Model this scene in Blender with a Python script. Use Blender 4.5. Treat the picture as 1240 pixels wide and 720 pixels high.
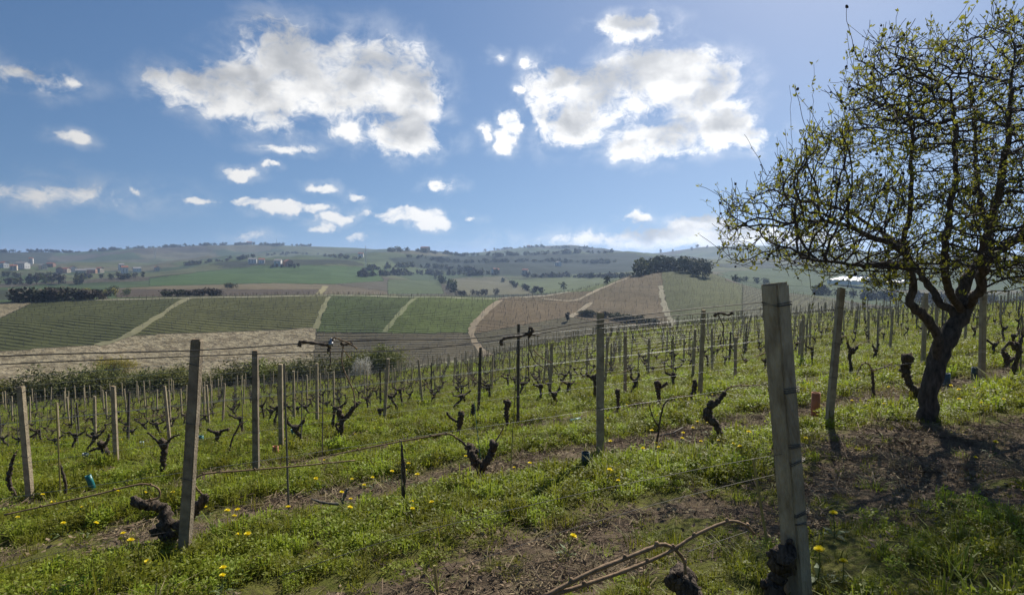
import bpy, bmesh, math, random
import numpy as np
from mathutils import Vector, Matrix
random.seed(7); RNG = np.random.default_rng(7)
for o in list(bpy.data.objects): bpy.data.objects.remove(o)
scene = bpy.context.scene
COL = scene.collection
R = math.radians

# ------------------------------------------------------------------ camera
F, PITCH, EYE = 739.0, R(4.0), 1.6
cam_d = bpy.data.cameras.new('camera'); cam = bpy.data.objects.new('camera', cam_d); COL.objects.link(cam)
cam_d.sensor_width = 36; cam_d.lens = 36*F/1240; cam_d.clip_start = 0.05; cam_d.clip_end = 80000
cam.location = (0, 0, 0); cam.rotation_euler = (R(90)-PITCH, 0, 0)
scene.camera = cam

# ------------------------------------------------------------------ light
SUN_AZ, SUN_EL = R(28), R(41)            # azimuth from +Y towards +X
sun_dir = Vector((math.sin(SUN_AZ)*math.cos(SUN_EL), math.cos(SUN_AZ)*math.cos(SUN_EL), math.sin(SUN_EL)))
sl = bpy.data.lights.new('sun', 'SUN'); sl.energy = 5.0; sl.angle = R(0.53); sl.color = (1, .945, .84)
sun = bpy.data.objects.new('sun', sl); COL.objects.link(sun)
sun.rotation_euler = (-sun_dir).to_track_quat('-Z', 'Y').to_euler()

scene.view_settings.view_transform = 'Standard'; scene.view_settings.look = 'None'
scene.view_settings.gamma = 1; scene.view_settings.use_curve_mapping = False
scene.view_settings.exposure = 0.40
scene.cycles.use_denoising = True
scene.cycles.max_bounces = 6; scene.cycles.diffuse_bounces = 3; scene.cycles.transparent_max_bounces = 8
scene.cycles.volume_bounces = 0; scene.cycles.transmission_bounces = 3; scene.cycles.glossy_bounces = 2

def ray(px, py):
    u = (px-620)/F; v = (py-360)/F
    d = np.array([u, math.cos(PITCH)-v*math.sin(PITCH), -math.sin(PITCH)-v*math.cos(PITCH)])
    return d/d[1]
def azs(px, py):
    d = ray(px, py); return math.atan2(d[0], d[1]), d[2]/math.hypot(d[0], d[1])

# world: physical sky with broken cumulus placed by compass bearing and height
CLOUDS = [  # x, y, half width, half height (photo pixels), weight
 (225,105,50,22,.9),(285,112,60,34,1),(335,80,48,44,1),(375,92,65,44,1),(425,100,65,46,1),(470,98,55,44,1),(505,118,34,36,.95),(490,165,50,24,1),(415,158,20,12,.7),(335,145,30,18,.5),
 (765,36,46,15,.9),(790,30,20,14,.8),(780,100,64,36,1),(825,92,58,30,1),(862,98,42,26,1),(722,122,50,34,1),(672,106,32,26,.95),(700,152,40,26,.9),(800,172,58,22,1),(765,182,32,14,.8),(850,132,52,24,.9),(885,156,36,22,1),(915,168,40,13,.8),(658,135,16,34,.7),
 (611,172,15,15,.9),(619,148,11,16,.85),(587,160,9,8,.7),(633,112,9,8,.6),(640,75,10,8,.5),(600,68,9,5,.4),
 (293,213,22,7,.8),(325,202,14,5,.7),(243,243,22,6,.7),(300,244,30,7,.8),(345,250,40,8,.9),(385,253,22,7,.8),(430,239,15,7,.8),(405,265,24,8,.8),(390,277,20,7,.7),(388,227,17,6,.7),(490,260,52,9,.95),(525,270,22,9,.9),(533,225,18,8,.7),(573,267,10,5,.6),(345,180,36,8,.55),
 (90,166,24,9,.6),(40,98,55,13,.6),(78,97,18,10,.5),(160,230,16,6,.5),(435,287,18,7,.7),(770,265,16,7,.7),(800,290,95,15,.95),(850,272,42,12,.9),(895,285,48,13,.9),(960,290,50,12,.8),(720,290,40,9,.6),(300,287,20,6,.4),(830,293,190,11,.55),(60,235,120,14,.35),(-90,60,70,24,.8),(1330,150,60,20,.8)]
world = bpy.data.worlds.new('World'); scene.world = world; world.use_nodes = True
def build_world():
    nt = world.node_tree; N = nt.nodes; L = nt.links; N.clear()
    def math_n(op, a, b=None, c=None, clamp=False):
        n = N.new('ShaderNodeMath'); n.operation = op; n.use_clamp = clamp
        for i, v in enumerate((a, b, c)):
            if v is None: continue
            if isinstance(v, (int, float)): n.inputs[i].default_value = v
            else: L.new(v, n.inputs[i])
        return n.outputs[0]
    sky = N.new('ShaderNodeTexSky'); sky.sky_type = 'NISHITA'; sky.sun_disc = False
    sky.sun_elevation = SUN_EL; sky.sun_rotation = SUN_AZ; sky.altitude = 250; sky.air_density = 1.0; sky.dust_density = 0.55; sky.ozone_density = 3.0
    tc = N.new('ShaderNodeTexCoord')
    sp = N.new('ShaderNodeSeparateXYZ'); L.new(tc.outputs['Generated'], sp.inputs[0])
    az = math_n('ARCTAN2', sp.outputs[0], sp.outputs[1]); el = math_n('ARCSINE', sp.outputs[2])
    lift = N.new('ShaderNodeCombineXYZ'); L.new(sp.outputs[0], lift.inputs[0]); L.new(sp.outputs[1], lift.inputs[1])   # clear spring air: no yellow band on the horizon
    L.new(math_n('MULTIPLY_ADD', math_n('MAXIMUM', sp.outputs[2], -.1), .84, .16), lift.inputs[2])
    nrm = N.new('ShaderNodeVectorMath'); nrm.operation = 'NORMALIZE'; L.new(lift.outputs[0], nrm.inputs[0]); L.new(nrm.outputs[0], sky.inputs[0])
    cb = N.new('ShaderNodeCombineXYZ'); L.new(az, cb.inputs[0]); L.new(el, cb.inputs[1])
    wn = N.new('ShaderNodeTexNoise'); wn.noise_dimensions = '2D'; L.new(cb.outputs[0], wn.inputs['Vector']); wn.inputs['Scale'].default_value = 24; wn.inputs['Detail'].default_value = 4
    ws = N.new('ShaderNodeVectorMath'); ws.operation = 'MULTIPLY_ADD'; L.new(wn.outputs['Color'], ws.inputs[0]); ws.inputs[1].default_value = (.05, .03, 0); ws.inputs[2].default_value = (-.025, -.015, 0)
    wp = N.new('ShaderNodeVectorMath'); L.new(cb.outputs[0], wp.inputs[0]); L.new(ws.outputs[0], wp.inputs[1]); warped = wp.outputs[0]
    def noise(scale, detail, rough, off, dist=0.0):
        m = N.new('ShaderNodeMapping'); L.new(cb.outputs[0], m.inputs[0])
        m.inputs['Location'].default_value = off; m.inputs['Scale'].default_value = (1, 1.45, 1)
        n = N.new('ShaderNodeTexNoise'); n.noise_dimensions = '2D'; L.new(m.outputs[0], n.inputs['Vector'])
        n.inputs['Scale'].default_value = scale; n.inputs['Detail'].default_value = detail; n.inputs['Roughness'].default_value = rough
        n.inputs['Distortion'].default_value = dist
        return n.outputs[0]
    def blobs(CL, lift):
        acc = None
        for (px, py, sx, sy, w) in CL:
            d = ray(px, py-lift*sy); a0 = math.atan2(d[0], d[1]); h = math.hypot(d[0], d[1]); e0 = math.atan2(d[2], h)
            sa = 1.22*sx/F*math.cos(a0)**2; se = 1.25*sy/F*math.cos(a0)
            m = N.new('ShaderNodeVectorMath'); m.operation = 'MULTIPLY_ADD'; L.new(warped, m.inputs[0])
            m.inputs[1].default_value = (1/sa, 1/se, 0); m.inputs[2].default_value = (-a0/sa, -e0/se, 0)
            ln = N.new('ShaderNodeVectorMath'); ln.operation = 'LENGTH'; L.new(m.outputs[0], ln.inputs[0])
            q = math_n('MULTIPLY_ADD', ln.outputs['Value'], -w, w)
            acc = q if acc is None else math_n('SMOOTH_MAX', acc, q, 0.25)
        return acc
    B = blobs(CLOUDS, 0.0); Bs = blobs([c for c in CLOUDS if c[2] > 24 and c[3] > 11], .55)
    n1 = noise(13, 10, .60, (3.1, 1.7, 0), .25); n2 = noise(46, 8, .65, (7.3, 2.2, 0), .8); n3 = noise(11, 4, .5, (1.3, 9.2, 0), .2)
    nn = math_n('ADD', math_n('MULTIPLY_ADD', n1, 1.45, -.725), math_n('MULTIPLY_ADD', n2, .75, -.375))
    dens = math_n('ADD', math_n('MINIMUM', math_n('MULTIPLY', B, 1.5), .72), nn)
    def smooth(v, lo, hi, a=0.0, b=1.0):
        r = N.new('ShaderNodeMapRange'); r.interpolation_type = 'SMOOTHSTEP'; L.new(v, r.inputs[0])
        for i, q in enumerate((lo, hi, a, b)): r.inputs[i+1].default_value = q
        return r.outputs[0]
    cover = smooth(dens, .10, .76)
    veil = math_n('MULTIPLY', smooth(B, -.5, .5), smooth(n1, .36, .72, 0, .45))
    cover = math_n('MAXIMUM', cover, veil)
    # deep, shaded body: much cloud towards the sun from here
    depth = math_n('ADD', math_n('MINIMUM', Bs, .65), math_n('ADD', math_n('MULTIPLY_ADD', n3, 1.5, -.75), math_n('MULTIPLY_ADD', n2, .22, -.11)))
    shade = smooth(depth, .02, .92, 0, 1)
    ramp = N.new('ShaderNodeMix'); ramp.data_type = 'RGBA'; L.new(shade, ramp.inputs['Factor'])
    ramp.inputs['A'].default_value = (10.0, 9.9, 9.7, 1); ramp.inputs['B'].default_value = (4.5, 4.65, 4.9, 1)
    vs = N.new('ShaderNodeVectorMath'); vs.operation = 'DOT_PRODUCT'; L.new(tc.outputs['Generated'], vs.inputs[0]); vs.inputs[1].default_value = sun_dir
    glow = N.new('ShaderNodeMapRange'); L.new(vs.outputs['Value'], glow.inputs[0]); glow.inputs[1].default_value = .35; glow.inputs[2].default_value = .9
    glow.inputs[3].default_value = .58; glow.inputs[4].default_value = 1.15
    cl = N.new('ShaderNodeVectorMath'); cl.operation = 'SCALE'; L.new(ramp.outputs['Result'], cl.inputs[0]); L.new(glow.outputs[0], cl.inputs['Scale'])
    hsv = N.new('ShaderNodeHueSaturation'); hsv.inputs['Saturation'].default_value = 1.12; hsv.inputs['Value'].default_value = .74; L.new(sky.outputs[0], hsv.inputs['Color'])
    mx = N.new('ShaderNodeMix'); mx.data_type = 'RGBA'; L.new(math_n('MULTIPLY', cover, .97), mx.inputs['Factor'])
    L.new(hsv.outputs[0], mx.inputs['A']); L.new(cl.outputs[0], mx.inputs['B'])
    bg = N.new('ShaderNodeBackground'); bg.inputs['Strength'].default_value = .090; L.new(mx.outputs['Result'], bg.inputs[0])
    out = N.new('ShaderNodeOutputWorld'); L.new(bg.outputs[0], out.inputs[0])
build_world()

# ------------------------------------------------------------------ helpers
def hash2(i, j, s=0):
    n = (i.astype(np.int64)*374761393 + j.astype(np.int64)*668265263 + s*974634197) & 0x7fffffff
    n = ((n ^ (n >> 13))*1274126177) & 0x7fffffff
    return ((n ^ (n >> 16)) & 0xffff)/65535.0
def vnoise(x, y, s=0):
    x = np.asarray(x, float); y = np.asarray(y, float)
    i = np.floor(x); j = np.floor(y); fx = x-i; fy = y-j
    fx = fx*fx*(3-2*fx); fy = fy*fy*(3-2*fy)
    a = hash2(i, j, s); b = hash2(i+1, j, s); c = hash2(i, j+1, s); d = hash2(i+1, j+1, s)
    return (a*(1-fx)+b*fx)*(1-fy)+(c*(1-fx)+d*fx)*fy
def fbm(x, y, o=4, s=0):
    t = 0; a = .5; n = 0
    for k in range(o):
        t = t+a*vnoise(x*2**k, y*2**k, s+k); n += a; a *= .5
    return t/n
def sstep(a, b, x):
    t = np.clip((x-a)/(b-a), 0, 1); return t*t*(3-2*t)

def tag(o, label=None, cat=None, group=None, kind=None):
    if label: o['label'] = label
    if cat: o['category'] = cat
    if group: o['group'] = group
    if kind: o['kind'] = kind
    return o
def empty(name, loc, label, cat, group=None, rz=0):
    o = bpy.data.objects.new(name, None); COL.objects.link(o); o.location = loc; o.rotation_euler = (0, 0, rz); o.empty_display_size = .1
    return tag(o, label, cat, group)
def link(name, me, parent=None, loc=None, rot=None, scale=None):
    o = bpy.data.objects.new(name, me); COL.objects.link(o)
    if parent: o.parent = parent
    if loc is not None: o.location = loc
    if rot is not None: o.rotation_euler = rot
    if scale is not None: o.scale = (scale,)*3 if isinstance(scale, (int, float)) else scale
    return o
class MB:
    """collects vertices and faces for ONE mesh"""
    def __init__(s): s.v = []; s.f = []; s.m = []; s.n = 0
    def add(s, v, f, m=0):
        v = np.asarray(v, float); s.v.append(v)
        for q in f: s.f.append([a+s.n for a in q]); s.m.append(m)
        s.n += len(v)
    def box(s, c, size, rot=None, m=0, taper=1.0):
        x, y, z = [q/2 for q in size]; t = taper
        v = np.array([(-x,-y,-z),(x,-y,-z),(x,y,-z),(-x,y,-z),(-x*t,-y*t,z),(x*t,-y*t,z),(x*t,y*t,z),(-x*t,y*t,z)])
        if rot is not None: v = v @ np.array(rot).T
        s.add(v+np.array(c), [(0,3,2,1),(4,5,6,7),(0,1,5,4),(1,2,6,5),(2,3,7,6),(3,0,4,7)], m)
    def tube(s, pts, rad, n=6, m=0, rough=0.0, cap=True):
        pts = np.asarray(pts, float); k = len(pts)
        rad = np.full(k, rad) if np.isscalar(rad) else np.asarray(rad, float)
        T = np.gradient(pts, axis=0); T /= np.linalg.norm(T, axis=1)[:, None]+1e-12
        ref = np.array([0, 0, 1.0]) if abs(T[0][2]) < .9 else np.array([1.0, 0, 0])
        u = np.cross(T[0], ref); u /= np.linalg.norm(u); V = []
        for i in range(k):
            u = u-T[i]*np.dot(u, T[i]); u /= np.linalg.norm(u)+1e-12; w = np.cross(T[i], u)
            a = np.arange(n)/n*2*math.pi
            rr = rad[i]*(1+rough*(RNG.random(n)*2-1)) if rough else rad[i]*np.ones(n)
            V.append(pts[i]+(np.cos(a)*rr)[:, None]*u+(np.sin(a)*rr)[:, None]*w)
        fs = []
        for i in range(k-1):
            for j in range(n): fs.append((i*n+j, i*n+(j+1) % n, (i+1)*n+(j+1) % n, (i+1)*n+j))
        if cap: fs.append(tuple(range(n-1, -1, -1))); fs.append(tuple(range((k-1)*n, k*n)))
        s.add(np.vstack(V), fs, m)
    def blob(s, c, r, m=0, rough=.2, nu=8, nv=6, sq=(1, 1, 1)):
        V = [(0, 0, -1)]
        for i in range(1, nv):
            for j in range(nu):
                t = math.pi*i/nv; a = 2*math.pi*j/nu; V.append((math.sin(t)*math.cos(a), math.sin(t)*math.sin(a), -math.cos(t)))
        V.append((0, 0, 1)); V = np.array(V); V = V*(1+rough*(RNG.random(len(V))*2-1))[:, None]*np.array(sq)*r+np.array(c)
        f = []
        for j in range(nu):
            f.append((0, 1+(j+1) % nu, 1+j)); b = 1+(nv-2)*nu; f.append((b+j, b+(j+1) % nu, len(V)-1))
            for i in range(nv-2): f.append((1+i*nu+j, 1+i*nu+(j+1) % nu, 1+(i+1)*nu+(j+1) % nu, 1+(i+1)*nu+j))
        s.add(V, f, m)
    def mesh(s, name, mats, smooth=False):
        me = bpy.data.meshes.new(name)
        me.from_pydata(np.vstack(s.v).tolist(), [], s.f)
        for q in (mats if isinstance(mats, (list, tuple)) else [mats]): me.materials.append(q)
        if any(s.m): me.polygons.foreach_set('material_index', s.m)
        if smooth: me.polygons.foreach_set('use_smooth', [True]*len(me.polygons))
        me.update(); return me
    def build(s, name, mats, parent=None, smooth=False, **k): return link(name, s.mesh(name, mats, smooth), parent, **k)
def fast_mesh(name, V, faces, mat, smooth=False):
    """numpy mesh, faces an (n,k) array"""
    me = bpy.data.meshes.new(name); n, k = faces.shape
    me.vertices.add(len(V)); me.vertices.foreach_set('co', np.asarray(V, np.float32).ravel())
    me.loops.add(n*k); me.loops.foreach_set('vertex_index', faces.astype(np.int32).ravel())
    me.polygons.add(n); me.polygons.foreach_set('loop_start', np.arange(n, dtype=np.int32)*k)
    me.polygons.foreach_set('use_smooth', np.full(n, smooth))
    for q in (mat if isinstance(mat, (list, tuple)) else [mat]): me.materials.append(q)
    me.update(calc_edges=True); return me
def spline(pts, n):
    """Catmull-Rom through the points"""
    P = np.asarray(pts, float); P = np.vstack([2*P[0]-P[1], P, 2*P[-1]-P[-2]]); out = []
    for t in np.linspace(0, len(P)-3-1e-6, n):
        i = int(t); f = t-i; a, b, c, d = P[i:i+4]
        out.append(.5*((2*b)+(-a+c)*f+(2*a-5*b+4*c-d)*f*f+(-a+3*b-3*c+d)*f**3))
    return np.array(out)

# ------------------------------------------------------------------ materials
def mat(name, col, rough=.85, var=.25, scale=8, col2=None, bump=0, bscale=40, trans=0, metal=0, spec=.3, obj_var=0, detail=5, grain=0):
    m = bpy.data.materials.new(name); m.use_nodes = True; nt = m.node_tree; N = nt.nodes; L = nt.links
    b = N['Principled BSDF']; b.inputs['Roughness'].default_value = rough; b.inputs['Metallic'].default_value = metal
    b.inputs['Specular IOR Level'].default_value = spec
    tc = N.new('ShaderNodeTexCoord'); no = N.new('ShaderNodeTexNoise'); L.new(tc.outputs['Object'], no.inputs['Vector'])
    src = tc.outputs['Object']
    if grain:
        mp = N.new('ShaderNodeMapping'); mp.inputs['Scale'].default_value = (1, 1, grain); L.new(src, mp.inputs[0]); src = mp.outputs[0]; L.new(src, no.inputs['Vector'])
    no.inputs['Scale'].default_value = scale; no.inputs['Detail'].default_value = detail; no.inputs['Roughness'].default_value = .6
    rp = N.new('ShaderNodeMapRange'); L.new(no.outputs[0], rp.inputs[0]); rp.inputs[1].default_value = .32; rp.inputs[2].default_value = .68
    mx = N.new('ShaderNodeMix'); mx.data_type = 'RGBA'; L.new(rp.outputs[0], mx.inputs['Factor'])
    c2 = col2 or tuple(c*(1+var) for c in col); c1 = col if col2 else tuple(c*(1-var) for c in col)
    mx.inputs['A'].default_value = (*c1, 1); mx.inputs['B'].default_value = (*c2, 1)
    cs = mx.outputs['Result']
    if obj_var:
        oi = N.new('ShaderNodeObjectInfo'); hs = N.new('ShaderNodeHueSaturation')
        a = N.new('ShaderNodeMapRange'); L.new(oi.outputs['Random'], a.inputs[0]); a.inputs[3].default_value = 1-obj_var; a.inputs[4].default_value = 1+obj_var
        h = N.new('ShaderNodeMapRange'); L.new(oi.outputs['Random'], h.inputs[0]); h.inputs[3].default_value = .5-obj_var*.06; h.inputs[4].default_value = .5+obj_var*.05
        L.new(a.outputs[0], hs.inputs['Value']); L.new(h.outputs[0], hs.inputs['Hue']); L.new(cs, hs.inputs['Color']); cs = hs.outputs[0]
    L.new(cs, b.inputs['Base Color'])
    if bump:
        n2 = N.new('ShaderNodeTexNoise'); L.new(src, n2.inputs['Vector']); n2.inputs['Scale'].default_value = bscale; n2.inputs['Detail'].default_value = 6
        bp = N.new('ShaderNodeBump'); bp.inputs['Strength'].default_value = bump; bp.inputs['Distance'].default_value = .02
        L.new(n2.outputs[0], bp.inputs['Height']); L.new(bp.outputs[0], b.inputs['Normal'])
    if trans:
        t = N.new('ShaderNodeBsdfTranslucent'); L.new(cs, t.inputs[0]); ms = N.new('ShaderNodeMixShader'); ms.inputs[0].default_value = trans
        L.new(b.outputs[0], ms.inputs[1]); L.new(t.outputs[0], ms.inputs[2]); L.new(ms.outputs[0], N['Material Output'].inputs[0])
    return m
M = {}
M['concrete'] = mat('weathered_concrete', (.46, .375, .25), .92, col2=(.25, .20, .135), scale=9, bump=.5, bscale=60)
M['concrete_big'] = mat('old_lichen_concrete', (.52, .43, .29), .92, col2=(.22, .17, .105), scale=14, bump=1, bscale=60, detail=9, grain=.35)
M['capstain'] = mat('lichen_stain', (.33, .23, .13), .95, col2=(.16, .12, .08), scale=22, bump=.5)
M['concrete_shaded'] = mat('backlit_shade_concrete', (.34, .28, .20), .92, col2=(.16, .125, .088), scale=9, bump=.5, bscale=60)  # darker copy of the concrete: backlit shade of two posts put into the colour
M['wood_post'] = mat('grey_wood', (.10, .085, .07), .9, var=.4, scale=12, bump=.4)
M['stake'] = mat('stake_grey', (.17, .15, .125), .9, var=.35, scale=6)
M['bamboo'] = mat('bamboo', (.30, .25, .09), .7, var=.3, scale=12)
M['bark'] = mat('vine_bark', (.095, .072, .053), .95, var=.75, scale=55, bump=1, bscale=90, grain=.16)
M['cane'] = mat('vine_cane', (.25, .165, .095), .8, var=.35, scale=25, bump=.2)
M['cane_dark'] = mat('dead_cane', (.10, .075, .055), .85, var=.4, scale=25)
M['wire'] = mat('galvanised_wire', (.42, .42, .42), .5, var=.2, scale=3, metal=.6)
M['wire_dark'] = mat('rusty_wire', (.11, .10, .09), .6, var=.3, scale=30, metal=.4)
M['treebark'] = mat('tree_bark', (.095, .075, .058), .95, var=.6, scale=26, bump=1, bscale=45, grain=.3)
M['twig'] = mat('twig_bark', (.060, .045, .036), .9, var=.3, scale=10)
M['treeleaf'] = mat('young_leaf', (.25, .25, .034), .6, var=.35, scale=3, trans=.5)
M['dryfruit'] = mat('dry_bud', (.03, .022, .02), .9, var=.3, scale=20)
M['grass'] = mat('grass_blade', (.215, .235, .026), .6, var=.3, scale=2, trans=.5, obj_var=.4)
M['weed'] = mat('weed_leaf', (.25, .285, .028), .55, var=.3, scale=2, trans=.5, obj_var=.4)
M['drygrass'] = mat('dry_grass', (.25, .205, .105), .8, var=.3, scale=3, trans=.3, obj_var=.3)
M['litter'] = mat('straw_litter', (.20, .145, .090), .9, var=.4, scale=5, obj_var=.4)
M['yellow'] = mat('dandelion_petal', (.88, .74, .02), .6, var=.10, scale=40, trans=.2)
M['stem'] = mat('flower_stem', (.10, .14, .04), .6, trans=.2)
M['teal'] = mat('teal_plastic', (.012, .155, .160), .4, var=.15, scale=8, spec=.5)
M['blueguard'] = mat('blue_plastic', (.04, .09, .13), .45, var=.2, scale=8, spec=.5)
M['darkguard'] = mat('dark_green_plastic', (.012, .036, .028), .4, var=.2, scale=8, spec=.5)
M['orange'] = mat('terracotta_plastic', (.42, .16, .075), .6, var=.15, scale=8)
M['pale'] = mat('pale_blue_plastic', (.35, .48, .5), .5)
M['bush_dark'] = mat('dark_evergreen_leaf', (.058, .066, .028), .8, var=.4, scale=.5, trans=.15, obj_var=.3)
M['bush_mid'] = mat('budding_leaf', (.125, .135, .042), .75, var=.35, scale=.5, trans=.25, obj_var=.35)
M['bush_bare'] = mat('bare_twigs', (.115, .095, .072), .9, var=.35, scale=.5, obj_var=.3)
M['bush_fresh'] = mat('fresh_spring_leaf', (.185, .195, .045), .7, var=.3, scale=.5, trans=.3, obj_var=.25)
M['bush_yellow'] = mat('yellow_blossom', (.34, .29, .035), .7, var=.25, scale=.7, trans=.3)
M['bush_white'] = mat('white_blossom', (.50, .48, .42), .7, var=.12, scale=.7, trans=.3)
M['wall_white'] = mat('white_render', (.74, .71, .66), .9, var=.06, scale=.5)
M['wall_cream'] = mat('cream_render', (.55, .46, .35), .9, var=.08, scale=.5)
M['wall_brick'] = mat('brick_wall', (.34, .20, .14), .9, var=.1, scale=.5)
M['roof_red'] = mat('clay_tile_roof', (.26, .105, .065), .9, var=.25, scale=1.2)
M['roof_grey'] = mat('grey_roof', (.24, .23, .22), .9, var=.2, scale=1.2)
M['glass'] = mat('dark_window', (.03, .035, .045), .15, var=.1, scale=1, spec=.6)
M['poly'] = mat('white_polythene', (.86, .86, .84), .35, var=.04, scale=1, spec=.5)
M['steel'] = mat('painted_steel', (.52, .52, .52), .5, var=.1, scale=1)

# ------------------------------------------------------------------ terrain
ROW_A, ROW0, PERIOD, ROW_S, ROW_C = 5.85, 2.28, 3.2, .46, .908   # vine rows run along (1, .46)
def row_r(x, y): return (y-ROW_S*x)*ROW_C
def near_z(x, y):
    r = row_r(x, y); e = np.log1p(np.exp(np.clip((r-8)/1.5, -40, 40)))*1.5
    back = np.minimum(y, 0)
    return -1.6-.14*np.maximum(y, -6)+.09*np.clip(x, -60, 60)-.05*e-.03*back
def prof(*pp):
    a = np.array([azs(x, y) for x, y in pp]); return a
P_CREST1 = prof((-300,520),(0,494),(100,486),(200,478),(300,470),(400,462),(480,452),(560,441),(650,421),(700,411),(760,402),(840,394),(900,389),(1000,380),(1100,375),(1240,369),(1600,360))
P_FOOT = prof((-300,490),(0,486),(200,474),(300,466),(400,458),(480,448),(560,441),(650,424),(760,406),(900,394),(1000,388),(1240,380),(1600,372))
P_CREST2 = prof((-300,368),(0,366),(60,364),(120,362),(290,359),(400,357),(500,359),(600,361),(660,358),(700,352),(740,341),(770,332),(800,327),(835,327),(865,332),(900,345),(940,356),(1000,361),(1050,373),(1100,381),(1240,392),(1600,392))
P_L3A = prof((-300,353),(0,352),(100,350),(200,346),(300,343),(400,346),(480,352),(600,354),(700,348),(760,338),(830,336),(900,338),(960,345),(1040,352),(1240,360),(1600,360))
P_L3B = prof((-300,338),(0,338),(100,337),(180,336),(250,328),(320,322),(400,322),(450,327),(520,338),(600,336),(700,334),(800,325),(900,321),(1000,325),(1240,330),(1600,330))
P_L4 = prof((-300,322),(0,322),(100,322),(200,316),(300,312),(400,312),(440,308),(480,304),(520,304),(560,309),(640,310),(700,306),(760,307),(800,311),(860,314),(900,314),(1000,316),(1240,316),(1600,316))
P_L5 = prof((-300,306),(0,306),(40,305),(80,306),(140,302),(200,299),(250,297),(300,296),(340,297),(400,299),(430,300),(470,303),(500,306),(560,308),(600,303),(650,298),(690,297),(715,300),(740,304),(780,307),(800,306),(850,299),(900,297),(950,298),(1000,302),(1100,306),(1240,308),(1600,308))
def pslope(P, az): return np.interp(az, P[:, 0], P[:, 1])
AZ_IN = np.radians(np.arange(-50, 50.001, .12)); AZ_OUT = np.radians(np.concatenate([np.arange(-180, -50, 2.0), np.arange(52, 180.01, 2.0)]))
AZ = np.sort(np.concatenate([AZ_IN, AZ_OUT])); AZ[0] = -math.pi; AZ[-1] = math.pi
def rings(a, b, q): n = int(math.ceil(math.log(b/a)/math.log(q))); return a*(b/a)**(np.arange(n)/n)
SPLIT = 118.0
D_NEAR = np.concatenate([rings(.35, 2.5, 1.05), rings(2.5, 26, 1.007), rings(26, SPLIT, 1.014)])
D_FAR = np.concatenate([rings(SPLIT, 200, 1.02), rings(200, 520, 1.0042), rings(520, 3200, 1.011), rings(3200, 9000, 1.1), [9000]])
DD = np.concatenate([D_NEAR, D_FAR])
def pchip(x, y, xs):
    """y: (k,) monotone-preserving cubic"""
    h = np.diff(x); d = np.diff(y)/h; m = np.zeros_like(y)
    m[0] = d[0]; m[-1] = d[-1]
    for i in range(1, len(x)-1):
        if d[i-1]*d[i] > 0:
            w1 = 2*h[i]+h[i-1]; w2 = h[i]+2*h[i-1]; m[i] = (w1+w2)/(w1/d[i-1]+w2/d[i])
    i = np.clip(np.searchsorted(x, xs)-1, 0, len(x)-2); t = (xs-x[i])/h[i]
    return (2*t**3-3*t**2+1)*y[i]+(t**3-2*t**2+t)*h[i]*m[i]+(-2*t**3+3*t**2)*y[i+1]+(t**3-t**2)*h[i]*m[i+1]
EDGE = R(52)
def build_table():
    Z = np.zeros((len(AZ), len(DD)))
    for k, a in enumerate(AZ):
        ae = a if abs(a) <= EDGE else math.copysign(EDGE*(math.pi-abs(a))/(math.pi-EDGE), a)
        s, c = math.sin(a), math.cos(a)
        px = 620+F*math.tan(max(-1.2, min(1.2, ae)))
        kd = [.3, 2, 4, 6, 8, 10, 13, 16, 20, 25, 31]; kz = [float(near_z(d*s, d*c)) for d in kd]
        d1 = float(np.interp(px, [0, 500, 1000, 1240], [84, 92, 104, 108]))
        kd.append(d1); kz.append(pslope(P_CREST1, ae)*d1)
        df = float(np.interp(px, [0, 480, 620, 800, 1000], [205, 205, 215, 250, 190]))
        zf = pslope(P_FOOT, ae)*df
        kd.append(df-38); kz.append(min(zf-1.0, pslope(P_CREST1, ae)*(df-38)-.3))
        kd.append(df); kz.append(zf)
        d2 = float(np.interp(px, [0, 620, 720, 800, 870, 950, 1240], [330, 335, 400, 500, 480, 300, 280])); z2 = pslope(P_CREST2, ae)*d2
        s2 = pslope(P_CREST2, ae)
        kd.append(d2); kz.append(z2)
        d3 = d2+95; s3 = pslope(P_L3A, ae)
        kd.append(d3); kz.append(min(s2, s3)*d3-2.0 if s3 < s2+.012 else s2*d3-1.5)
        kd += [700, 1050, 1700, 2050, 2700, 3300, 5000, 9000]
        kz += [s3*700, pslope(P_L3B, ae)*1050, pslope(P_L4, ae)*1700, pslope(P_L4, ae)*2050-8, pslope(P_L5, ae)*2700, pslope(P_L5, ae)*3300-30, -150, -330]
        kd = np.array(kd); kz = np.array(kz)
        Z[k] = pchip(kd, kz, DD)
    X = np.sin(AZ)[:, None]*DD; Y = np.cos(AZ)[:, None]*DD
    # relief: mounds under the grassed row strips, clods, then broad undulation on the far land
    r = row_r(X, Y); nearw = 1-sstep(30, 60, DD)[None, :]
    ph = ((r-ROW_A)/PERIOD) % 1.0
    wob = (fbm(X*.6, Y*.6, 3, 11)-.5)*.16
    ridge = sstep(.44, .60, ph+wob)*(1-sstep(.99, 1.04, ph+wob))+sstep(-.02, -.03, -(ph+wob))*0+(ph+wob < .12)*(1-sstep(.02, .12, ph+wob))
    Z += nearw*(ridge*.07+(fbm(X*2.2, Y*2.2, 4, 3)-.5)*.10+(fbm(X*9, Y*9, 3, 5)-.5)*.035*(1-ridge*.5))*sstep(.5, 2, DD)[None, :]
    farw = sstep(500, 900, DD)[None, :]*(1-sstep(2400, 2700, DD))[None, :]
    Z += farw*(fbm(X/160, Y/160, 4, 21)-.5)*DD[None, :]*.019
    plw = sstep(150, 215, DD)*(1-sstep(300, 500, DD))
    Z += plw[None, :]*(fbm(X/40, Y/40, 3, 23)-.5)*1.2
    return X, Y, Z
TX, TY, TZ = build_table()
ZI = TZ
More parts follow.
